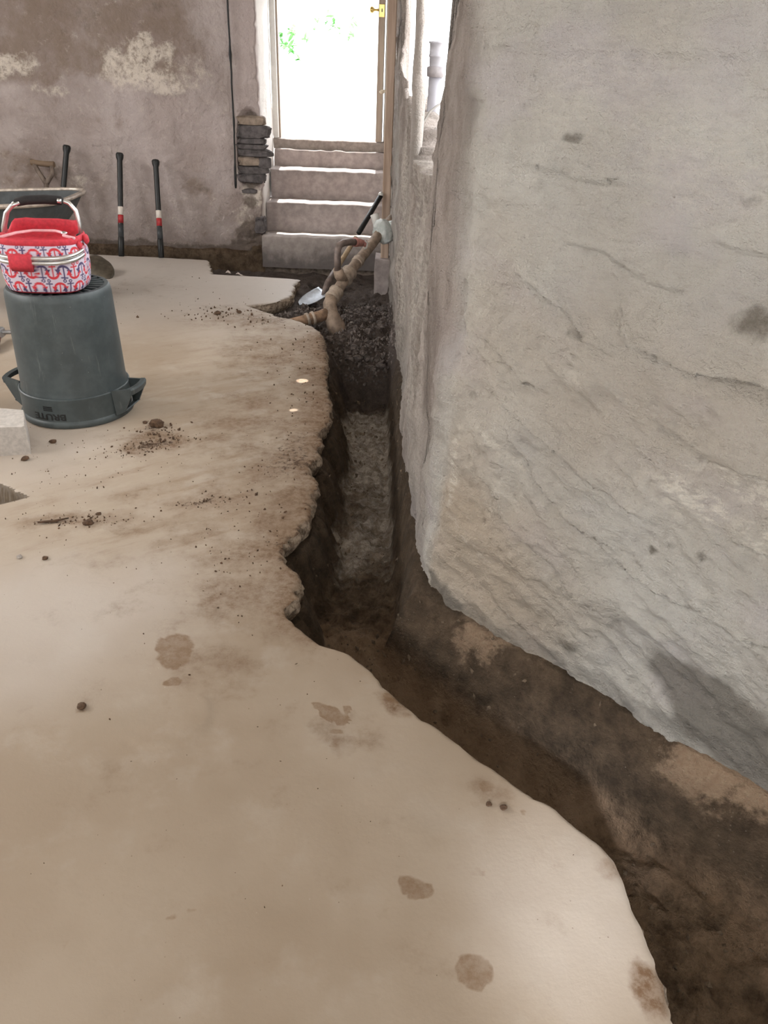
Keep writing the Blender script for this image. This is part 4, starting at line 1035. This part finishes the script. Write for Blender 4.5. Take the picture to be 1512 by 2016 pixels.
# ---- tools leaning on the far wall
MAT['fibre'] = m_simple('black_fibreglass', (.009, .0095, .0095), .45, var=.2, scale=30, bump=.05)
MAT['sticker_r'] = m_simple('red_sticker', (.42, .03, .035), .5, var=.15)
MAT['sticker_w'] = m_simple('white_sticker', (.72, .66, .60), .5, var=.08)
MAT['greygrip'] = m_simple('dark_grey_sleeve', (.045, .05, .055), .5, var=.15)
def lerp(a, b, t): return tuple(a[i] + (b[i] - a[i]) * t for i in range(3))
def long_handle(name, top, bot, label, sticker=True, group=None):
    r = thing(name, label, 'tool handle', bot, group)
    r0 = .021
    T = lambda t: lerp(bot, top, t)
    obj('shaft', MB().tube([T(.0), T(.02), T(.5), T(.93), T(.955), T(.985), T(1.0)], [r0 * 1.05, r0 * 1.05, r0 * .98, r0, r0 * 1.35, r0 * 1.45, r0 * 1.2], 16), MAT['fibre'], r, True)
    obj('end_hole', MB().lathe_axis(lerp(bot, top, .972), tuple(np.array(lerp(bot, top, .972)) + np.array([0, -.034, .004])), [(.008, 0), (.008, .034)], 10), MAT['rubber'], r)
    if sticker:
        obj('white_label', MB().tube([T(.405), T(.485)], r0 * 1.03, 16), MAT['sticker_w'], r, True)
        obj('red_label', MB().tube([T(.325), T(.405)], r0 * 1.035, 16), MAT['sticker_r'], r, True)
        obj('sleeve', MB().tube([T(.19), T(.31)], r0 * 1.04, 16), MAT['greygrip'], r, True)
        obj('socket', MB().tube([T(.0), T(.005), T(.185), T(.19)], [r0 * 1.0, r0 * 1.14, r0 * 1.12, r0 * 1.0], 16), MAT['fibre'], r, True)
    return r
long_handle('digging_bar', (-2.205, 6.66, .735), (-2.205, 6.375, .002), 'black tool handle with a stubby red and white label, left one of the leaning pair')
long_handle('digging_bar', (-1.925, 6.66, .695), (-1.880, 6.372, .004), 'black tool handle with red and white label leaning nearest the doorway')
long_handle('digging_bar', (-2.620, 6.67, .775), (-2.72, 6.38, .002), 'plain black tool handle rising behind the wheelbarrow', False)
def d_spade():
    bot, top = (-2.72, 6.25, .035), (-2.80, 6.58, .50)
    r = thing('d_handle_shovel', 'weathered wooden D-handle shovel behind the wheelbarrow rim', 'shovel', bot)
    gw = m_wood('grey_weathered_wood', (.10, .072, .056), (.20, .155, .125))
    obj('shaft', MB().tube([bot, lerp(bot, top, .5), top], [.017, .018, .019], 12), gw, r, True)
    fork = top
    gl, gr = (-2.905, 6.66, .640), (-2.765, 6.66, .632)
    for g_, bow in ((gl, -.006), (gr, .028)):
        m1 = lerp(fork, g_, .55); m1 = (m1[0] + bow, m1[1], m1[2])
        obj('fork_arm', MB().tube([fork, lerp(fork, m1, .5), m1, g_], [.021, .019, .018, .017], 10), gw, r, True)
    obj('grip', MB().tube([(gl[0] - .025, gl[1], gl[2] + .004), (gl[0] - .02, gl[1], gl[2] + .004), lerp(gl, gr, .5), (gr[0] + .02, gr[1], gr[2] + .002), (gr[0] + .025, gr[1], gr[2] + .002)], [.017, .023, .021, .023, .017], 12), m_wood('worn_grip_wood', (.16, .105, .066), (.27, .19, .125), 'x'), r, True)
    bl_ = blade_mesh((-2.72, 6.27, .05), (.15, -.95, -.15), (1, .2, 0), .20, .24)
    obj('blade', bl_, MAT['steel'], r, True)
def blade_mesh(org, along, across, width, length, dish=.03, pointed=True, thick=.003):
    """a dished shovel blade from its socket org along a direction"""
    A = Vector(along).normalized(); B = Vector(across); B = (B - A * B.dot(A)).normalized(); N_ = A.cross(B)
    if N_.z < 0: N_ = -N_
    nu, nv = 15, 14; top, bot = [], []
    for j in range(nv):
        t = j / (nv - 1)
        wdt = width * .5 * (math.sqrt(max(0, 1 - max(0, (t - .45) / .55) ** 1.7)) if pointed else (1 - .08 * t)) * (0.9 + .1 * min(1, t * 6))
        for i in range(nu):
            s_ = -1 + 2 * i / (nu - 1)
            p = Vector(org) + A * (length * (t + (0 if not pointed else 0))) + B * (wdt * s_) + N_ * (-dish * (1 - s_ * s_) * (1 - .4 * t) + dish * .6)
            top.append(p); bot.append(p - N_ * thick)
    mb = MB(); fs_ = []
    idx = lambda j, i: j * nu + i
    for j in range(nv - 1):
        for i in range(nu - 1):
            fs_.append((idx(j, i), idx(j, i + 1), idx(j + 1, i + 1), idx(j + 1, i)))
    n0 = len(top); fs2 = [tuple(n0 + k for k in reversed(f)) for f in fs_]
    bd = [idx(0, i) for i in range(nu)] + [idx(j, nu - 1) for j in range(1, nv)] + [idx(nv - 1, i) for i in range(nu - 2, -1, -1)] + [idx(j, 0) for j in range(nv - 2, 0, -1)]
    sd_ = [(bd[k], bd[(k + 1) % len(bd)], bd[(k + 1) % len(bd)] + n0, bd[k] + n0) for k in range(len(bd))]
    mb.add(top + bot, fs_ + fs2 + sd_)
    return mb
d_spade()
# ---- round-point shovel lying behind the can, blade towards the viewer's right
MAT['oldblade'] = m_simple('dull_brown_blade', (.135, .115, .088), .45, .6, var=.3, scale=20)
def floor_shovel():
    r = thing('round_point_shovel', 'round point shovel lying on the slab behind the upturned can', 'shovel', (-2.25, 5.75, 0))
    org = (-2.30, 5.83, .085); tip = (-2.065, 5.655, .006)
    al = Vector(tip) - Vector(org)
    obj('blade', blade_mesh(org, al, (.35, .62, .42), .23, al.length, dish=-.035), MAT['oldblade'], r, True)
    obj('socket', MB().tube([(-2.27, 5.81, .070), (-2.33, 5.84, .062), (-2.46, 5.865, .045)], [.012, .021, .022], 12), MAT['oldblade'], r, True)
    obj('handle', MB().tube([(-2.40, 5.85, .050), (-2.52, 5.87, .040), (-3.4, 5.80, .022)], [.018, .019, .018], 12), MAT['ash'], r, True)
floor_shovel()

# ---- drain pipe assembly by the right wall
MAT['pipe'] = m_simple('dirty_cast_pipe', (.31, .235, .18), .75, var=.35, scale=22, bump=.4, bd=.004)
MAT['pipe2'] = m_simple('grey_brown_pipe', (.185, .145, .13), .5, .2, var=.3, scale=24, bump=.2)
MAT['coupling'] = m_simple('pale_clay_coupling', (.38, .31, .25), .75, var=.3, scale=26, bump=.3)
MAT['valve'] = m_simple('faded_red_paint', (.50, .23, .20), .6, var=.25)
MAT['pvc'] = m_simple('white_plastic_pipe', (.72, .71, .68), .4, var=.05)
def drain():
    r = thing('drain_pipe', 'dirty cast drain pipe rising from the broken slab to the right wall', 'pipe', (-.42, 5.15, -.1))
    A0, A1, A2, A3, A4, A5 = (-.70, 4.93, -.075), (-.47, 5.05, -.035), (-.405, 5.15, .055), (-.295, 5.40, .185), (-.165, 5.70, .30), (-.095, 5.85, .375)
    obj('branch', MB().tube([A0, lerp(A0, A1, .5), A1, (-.42, 5.08, -.02)], [.036, .036, .038, .038], 16), m_simple('rusty_branch', (.26, .165, .105), .8, var=.4, scale=24), r, True)
    cl = MB()
    for t in (.60, .75):
        c_ = lerp(A0, A1, t); d_ = lerp(A0, A1, t + .07); cl.tube([c_, lerp(c_, d_, .1), lerp(c_, d_, .9), d_], [.036, .045, .045, .036], 18)
    obj('clamp_band', cl, MAT['coupling'], r, True)
    obj('foot_elbow', MB().tube([(-.36, 5.07, -.16), (-.375, 5.07, -.09), (-.405, 5.08, -.03), (-.415, 5.12, .03), (-.40, 5.16, .065)], [.075, .060, .050, .045, .042], 18), MAT['pipe'], r, True)
    obj('main_pipe', MB().tube([A2, A3, A4, A5], .036, 18), MAT['pipe'], r, True)
    for c_, d_, rad in ((lerp(A2, A3, -.02), lerp(A2, A3, .30), .050), (lerp(A2, A3, .66), lerp(A2, A3, 1.0), .053), (lerp(A3, A4, .28), lerp(A3, A4, .42), .041)):
        obj('coupling', MB().tube([c_, lerp(c_, d_, .06), lerp(c_, d_, .2), lerp(c_, d_, .3), lerp(c_, d_, .7), lerp(c_, d_, .8), lerp(c_, d_, .94), d_], [.036, rad, rad * 1.05, rad * .97, rad * .97, rad * 1.05, rad, .036], 20), MAT['coupling'], r, True)
    obj('wye_branch', MB().tube([lerp(A2, A3, .62), (-.362, 5.27, .185), (-.372, 5.262, .222)], [.036, .036, .034], 14), MAT['pipe'], r, True)
    obj('vent_pipe', MB().tube([(-.372, 5.262, .20), (-.375, 5.27, .30), (-.375, 5.28, .345), (-.365, 5.295, .372), (-.342, 5.32, .383), (-.30, 5.38, .380), (-.268, 5.43, .370)], .0235, 14), MAT['pipe2'], r, True)
    vv = MB().tube([(-.272, 5.425, .371), (-.262, 5.44, .368), (-.235, 5.475, .36), (-.222, 5.495, .352)], [.030, .031, .026, .022], 12).rock((-.205, 5.5, .35), (.022, .02, .022), 2)
    obj('valve', vv, MAT['valve'], r, True)
    obj('valve_lever', MB().tube([(-.20, 5.48, .372), (-.185, 5.49, .355), (-.19, 5.48, .325), (-.205, 5.475, .318)], .006, 8), MAT['pvc'], r, True)
    obj('wall_pipe', MB().tube([A5, (-.01, 6.02, .44)], .037, 16), MAT['pipe'], r, True)
    obj('clean_out', MB().tube([(-.118, 5.88, .37), (-.148, 5.93, .455), (-.152, 5.935, .467)], [.03, .030, .033], 16), MAT['pvc'], r, True)
drain()
def m_bag():
    t = NT('milky_plastic_sheet')
    n = t.noise(22, 5, .6, None, .8)
    c = t.mix(t.ramp(n, .35, .7), (.60, .66, .64), (.80, .84, .82))
    return t.out(c, .25, t.bump(n, .6, .01), Transmission_Weight=.25)
def bag():
    mb = MB(); rings = []
    for j in range(15):
        t = j / 14; rr = []
        z = .455 - .165 * t; rad = np.interp(t, [0, .1, .25, .6, .85, 1], [.016, .050, .068, .078, .066, .022])
        for k in range(26):
            a = 2 * math.pi * k / 26; w = 1 + .18 * float(ridged(a * 2.2, t * 5, 3.0, 3)) - .10 + .10 * math.sin(a * 9 + t * 4) * (1 - t)
            rr.append((-.092 + rad * w * math.cos(a) + .02 * t, 5.845 + rad * w * math.sin(a), z + .014 * float(fbm(a * 3, t * 6, 1.0, 3))))
        rings.append(rr)
    mb.loft(rings)
    mb.tube([(-.05, 5.84, .43), (-.02, 5.84, .425), (.0, 5.84, .40), (.0, 5.84, .36)], [.012, .035, .04, .012], 10)
    single('plastic_bag', mb, m_bag(), 'crumpled clear plastic bag wrapped over the pipe end at the right wall', 'bag', (-.09, 5.85, .29), smooth=True)
bag()
# ---- spade leaning on the post behind the pipe
def spade():
    r = thing('garden_spade', 'steel spade with a black sleeved handle leaning on the timber post', 'spade', (-.55, 5.62, -.1))
    bot, mid, top = (-.475, 5.66, .03), (-.290, 6.02, .285), (-.118, 6.302, .545)
    obj('shaft', MB().tube([bot, lerp(bot, mid, .5), mid], [.020, .019, .018], 12), MAT['ash'], r, True)
    obj('sleeve', MB().tube([lerp(mid, top, .10), lerp(mid, top, .15), top], [.018, .020, .019], 12), MAT['rubber'], r, True)
    obj('end_cap', MB().rock((top[0], top[1], top[2] + .008), .021, 1.0, 1.0, rough=.05), MAT['pvc'], r, True)
    obj('strap_socket', MB().tube([(-.505, 5.60, -.045), (-.490, 5.63, -.01), bot, lerp(bot, mid, .25)], [.012, .020, .023, .021], 12), MAT['pipe2'], r, True)
    obj('blade', blade_mesh((-.495, 5.64, -.020), (-.19, -.165, -.085), (.6, -.7, -.12), .15, .235, dish=.012, pointed=True), m_simple('bright_spade_steel', (.50, .54, .60), .35, .7, var=.15), r, True)
spade()

# ---- hanging cord beside the exposed stones
cp = []
for z in np.linspace(.50, 2.35, 60):
    cp.append((float(np.interp(z, [.5, .54, 1.0, 1.784, 2.4], [-1.303, -1.303, -1.288, -1.283, -1.275])) + .003 * float(fbm(z * 9, 0, 1.0, 3)) - .006, 6.725 + .004 * float(fbm(z * 7, 0, 4, 2)), float(z)))
cr_ = [.0075 + .006 * math.exp(-((p[2] - 1.44) / .035) ** 2) + .004 * math.exp(-((p[2] - .985) / .02) ** 2) + (.004 if .52 < p[2] < .66 else 0) for p in cp]
single('hanging_cord', MB().tube(cp, cr_, 6), MAT['rubber'], 'thin black knotted cord hanging down the far wall beside exposed stones', 'cord', (-1.303, 6.725, .5), smooth=True)

# ---- plastic downpipe outside the near opening
def downpipe():
    bx_, by = .160, 4.02
    r = thing('plastic_downpipe', 'pale plastic downpipe standing in the bright wall opening', 'downpipe', (bx_, by, 1.07))
    obj('pipe', MB().tube([(bx_ + .010 - .014, by, 1.05), (bx_ - .002, by, 1.40)], .031, 20), m_simple('lilac_grey_pipe', (.27, .26, .285), .4, var=.05), r, True)
    obj('coupling', MB().lathe([(.031, 1.385), (.040, 1.387), (.041, 1.425), (.031, 1.428)], (bx_ - .002, by, 0), 24), m_simple('grey_rubber_coupling', (.20, .18, .185), .6), r, True)
    obj('hub', MB().lathe([(.033, 1.42), (.034, 1.462), (.038, 1.464), (.038, 1.472), (.035, 1.475), (.036, 1.515), (.041, 1.517), (.041, 1.524), (.02, 1.525)], (bx_, by, 0), 24, cap1=True), m_simple('pale_hub', (.30, .29, .315), .4, var=.05), r, True)
downpipe()
wire = m_simple('dark_wire', (.10, .085, .07), .6)
single('wire', MB().tube([(.085, 3.52, 1.20), (.098, 3.55, 1.225), (.125, 3.60, 1.265), (.155, 3.66, 1.285), (.19, 3.72, 1.30)], .0045, 6), wire, 'bent wire sticking out of the mullion in front of the downpipe', 'wire', (.085, 3.52, 1.2), smooth=True)
single('wire', MB().tube([(.160, 3.70, 1.20), (.135, 3.66, 1.165), (.120, 3.64, 1.135), (.150, 3.66, 1.12), (.2, 3.7, 1.118)], .0042, 6).rock((.120, 3.64, 1.135), .008, 2), wire, 'short hooked nail wire low in front of the downpipe', 'wire', (.16, 3.70, 1.12), smooth=True)

# ---- foliage beyond the door
MAT['leaf'] = m_simple('spring_leaf', (.07, .26, .05), .5, var=.3, scale=3)
def foliage():
    r = thing('tree_branch', 'sparse sunlit green leaves of a branch beyond the doorway', 'branch', (-1.2, 12, 2.4))
    obj('twig', MB().tube([(-2.6, 12.1, 2.75), (-1.6, 12.05, 2.35), (-1.0, 12.0, 2.22), (-.3, 12.0, 2.2)], .012, 6).tube([(-1.62, 12.0, 2.36), (-1.60, 12, 1.9), (-1.52, 12, 1.5)], .006, 5).tube([(-1.0, 12, 2.22), (-1.0, 12, 1.9)], .006, 5).tube([(-.6, 12, 2.2), (-.67, 12, 1.72)], .006, 5), m_simple('pale_twig', (.6, .58, .5), .8), r)
    rs = random.Random(3)
    for (x, z, rad, n) in ((-1.58, 1.64, .11, 26), (-1.50, 1.54, .08, 18), (-1.45, 1.72, .05, 7), (-1.03, 1.88, .09, 12), (-.90, 1.80, .07, 9), (-1.28, 1.66, .04, 5), (-.66, 1.84, .05, 5), (-.68, 1.70, .05, 5), (-1.40, 1.42, .05, 5)):
        mb = MB()
        for k in range(n):
            c_ = Vector((x + rs.gauss(0, rad * .55), 12 + rs.gauss(0, .08), z + rs.gauss(0, rad * .6))); q = Euler((rs.uniform(-.9, .9), rs.uniform(-.9, .9), rs.uniform(0, 6.3))).to_matrix()
            L = rs.uniform(.045, .08); wd = L * .34
            pts = [(-L, 0, 0), (-L * .3, wd, .004), (L * .35, wd * .8, .004), (L, 0, -.006), (L * .35, -wd * .8, .004), (-L * .3, -wd, .004)]
            low = [(p[0], p[1], p[2] - .002) for p in pts]
            mb.loft([[c_ + q @ Vector(p) for p in low], [c_ + q @ Vector(p) for p in pts]])
        tag(obj('leaf_cluster', mb, MAT['leaf'], r), kind='stuff')
foliage()

# ---- clods, stones and crumbs
MAT['clod'] = m_simple('brown_clod', (.095, .055, .032), .95, var=.4, scale=60, bump=.6, bd=.004)
MAT['rubble'] = m_simple('grey_rubble', (.15, .125, .115), .9, var=.5, scale=30, bump=.6, bd=.005)
MAT['palestone'] = m_simple('pale_stone', (.36, .32, .29), .9, var=.3, scale=30, bump=.5, bd=.005)
def clod(x, y, r, label, mat='clod', z=None, seed=1, group=None, cat='clod', name='dirt_clod', flat=.6):
    zz = 0.0 if z is None else z
    mb = MB().rock((x, y, zz + r * flat * .72), (r, r * .85, r * flat), seed)
    single(name, mb, MAT[mat], label, cat, (x, y, zz), group, smooth=False)
clod(-1.030, 3.135, .030, 'largest brown dirt clod just right of the upturned can', seed=3, flat=.75)
clod(-1.090, 3.165, .012, 'small clod between the can and the largest clod', seed=5)
clod(-.751, 1.420, .012, 'lone round brown clod on bare slab in the left foreground', seed=7)
clod(-1.042, 2.300, .017, 'dark flat clod at the end of the scattered dirt trail, below the can', seed=9)
clod(-1.030, 2.365, .010, 'small clod just above the flat clod of the dirt trail', seed=11)
clod(.294, 1.163, .009, 'dark pebble beside the slab edge, right one of a close pair', seed=13)
clod(.263, 1.172, .007, 'dark pebble beside the slab edge, left one of a close pair', seed=15)
clod(-1.104, 2.074, .011, 'dark angular pebble alone near the left edge of the slab', seed=17)
clod(-1.463, 2.768, .017, 'crumbly clod just below the pale concrete block', seed=19)
clod(-1.415, 2.935, .014, 'tan clod lying between the concrete block and the can rim', seed=21)
clod(-1.114, 4.880, .024, 'brown clod on the slab left of the drain pipe', seed=23)
clod(-.985, 4.93, .018, 'reddish clod on the slab close to the drain pipe branch', seed=25)
clod(-1.19, 2.075, .010, 'pale pebble on the slab at the left edge', 'palestone', seed=27, cat='pebble', name='pebble')
stick = MB().tube([(-1.215, 2.288, .006), (-1.16, 2.300, .007), (-1.12, 2.325, .006)], [.004, .005, .002], 6)
single('stick', stick, MAT['clod'], 'short dark splinter of wood in the dirt trail at left', 'stick', (-1.17, 2.3, 0), smooth=True)
# loose stones on the heap by the pipe
rs = random.Random(11)
labs = 'dark grey stone lying in the loose dark soil below the drain pipe'
cnt = 0
while cnt < 34:
    y = rs.uniform(4.62, 5.75); e_ = float(edge_x(y)); w_ = float(wall_x(y)); x = rs.uniform(e_ + .12, w_ - .05)
    if -.50 < x < -.28 and y < 5.3: continue
    rad = rs.uniform(.014, .032); z = ground_z(x, y)
    mb = MB().rock((x, y, z + rad * .3), (rad, rad * rs.uniform(.7, 1), rad * .65), rs.uniform(0, 50), rough=.45)
    mk = rs.choice(['rubble', 'rubble', 'rubble', 'palestone'])
    single('stone', mb, MAT[mk], labs if mk == 'rubble' else 'pale stone lying in the loose dark soil below the drain pipe', 'stone', (x, y, z - rad * .2), 'dark stones in the soil below the pipe' if mk == 'rubble' else 'pale stones in the soil below the pipe')
    cnt += 1
def crumbs():
    mb = MB(); rr = random.Random(5)
    T = [(0, 0, 1), (.94, 0, -.33), (-.47, .82, -.33), (-.47, -.82, -.33)]
    def one(x, y, z, r):
        q = Euler((rr.uniform(0, 6), rr.uniform(0, 6), rr.uniform(0, 6))).to_matrix(); s_ = [rr.uniform(.35, 1.5), rr.uniform(.4, 1.0), rr.uniform(.3, .9)]
        o_ = [(1, 0, 0), (-1, 0, 0), (0, 1, 0), (0, -1, 0), (0, 0, 1), (0, 0, -1)]
        v = [q @ Vector((p[0] * s_[0] * r, p[1] * s_[1] * r, p[2] * s_[2] * r)) + Vector((x, y, z)) for p in o_]
        mb.add(v, [(0, 2, 4), (2, 1, 4), (1, 3, 4), (3, 0, 4), (2, 0, 5), (1, 2, 5), (3, 1, 5), (0, 3, 5)])
    def spray(cx, cy, sx, sy, n, r0, r1, ang=0):
        for _ in range(n):
            u, v = rr.gauss(0, sx), rr.gauss(0, sy); x = cx + u * math.cos(ang) - v * math.sin(ang); y = cy + u * math.sin(ang) + v * math.cos(ang)
            if x > float(edge_x(y)) - .015: continue
            if (x + 1.437) ** 2 + (y - 3.31) ** 2 < .26 ** 2: continue
            r = rr.uniform(r0, r1) * (rr.random() ** .7 + .25); one(x, y, r * .5, r)
    spray(-1.0, 2.95, .09, .04, 170, .002, .008, .5); spray(-1.0, 3.1, .07, .05, 80, .002, .008); spray(-1.1, 2.32, .13, .025, 90, .002, .007, .1)
    spray(-.70, 2.475, .07, .02, 50, .002, .006, .4); spray(-.8, 2.7, .35, .4, 160, .0015, .0045); spray(-.45, 3.2, .10, .7, 200, .002, .007); spray(-.5, 4.3, .14, .3, 70, .002, .008)
    spray(-1.0, 4.85, .22, .13, 130, .003, .010); spray(-1.3, 2.7, .15, .25, 110, .0015, .005); spray(-.35, 1.8, .3, .4, 60, .001, .003); spray(0, 1.2, .35, .3, 50, .001, .0025); spray(-1.5, 5.2, .6, .5, 80, .002, .006); spray(-.5, 2.2, .12, .25, 80, .002, .005)
    o = obj('dirt_crumbs', mb, MAT['clod']); tag(o, 'scattered brown dirt crumbs across the slab', 'dirt', kind='stuff')
    mb = MB()
    for _ in range(2600):
        y = rr.uniform(4.55, 6.0); e_ = float(np.interp(y, EY, EX)); w_ = float(wall_x(y)); x = rr.uniform(e_ + .05, w_)
        one(x, y, 0, .005 + .018 * rr.random() ** 2)
    # drop each crumb on the soil surface
    v = np.array(mb.v).reshape(-1, 6, 3); cxy = v[:, :, :2].mean(1); z = soil_z(cxy[:, :1], cxy[:, 1:2])[0][:, 0]
    v[:, :, 2] += z[:, None] + .003; mb.v = [tuple(p) for p in v.reshape(-1, 3)]
    o = obj('loose_soil', mb, MAT['rubble']); tag(o, 'loose crumbly dark soil heaped below the drain pipe', 'soil', kind='stuff')
    mb = MB()
    for _ in range(520):
        y = rr.uniform(.75, 4.5); e_ = float(np.interp(y, EY, EX)); w_ = float(wall_x(y)); x = rr.uniform(e_ + .03, w_ - .01)
        one(x, y, 0, rr.uniform(.003, .016) * rr.random() + .002)
    v = np.array(mb.v).reshape(-1, 6, 3); cxy = v[:, :, :2].mean(1); z = soil_z(cxy[:, :1], cxy[:, 1:2])[0][:, 0]
    v[:, :, 2] += z[:, None] + .002; mb.v = [tuple(p) for p in v.reshape(-1, 3)]
    o = obj('trench_gravel', mb, m_simple('soil_lumps', (.15, .11, .075), .95, var=.4, scale=40)); tag(o, 'fine soil crumbs along the trench', 'soil', kind='stuff')
crumbs()
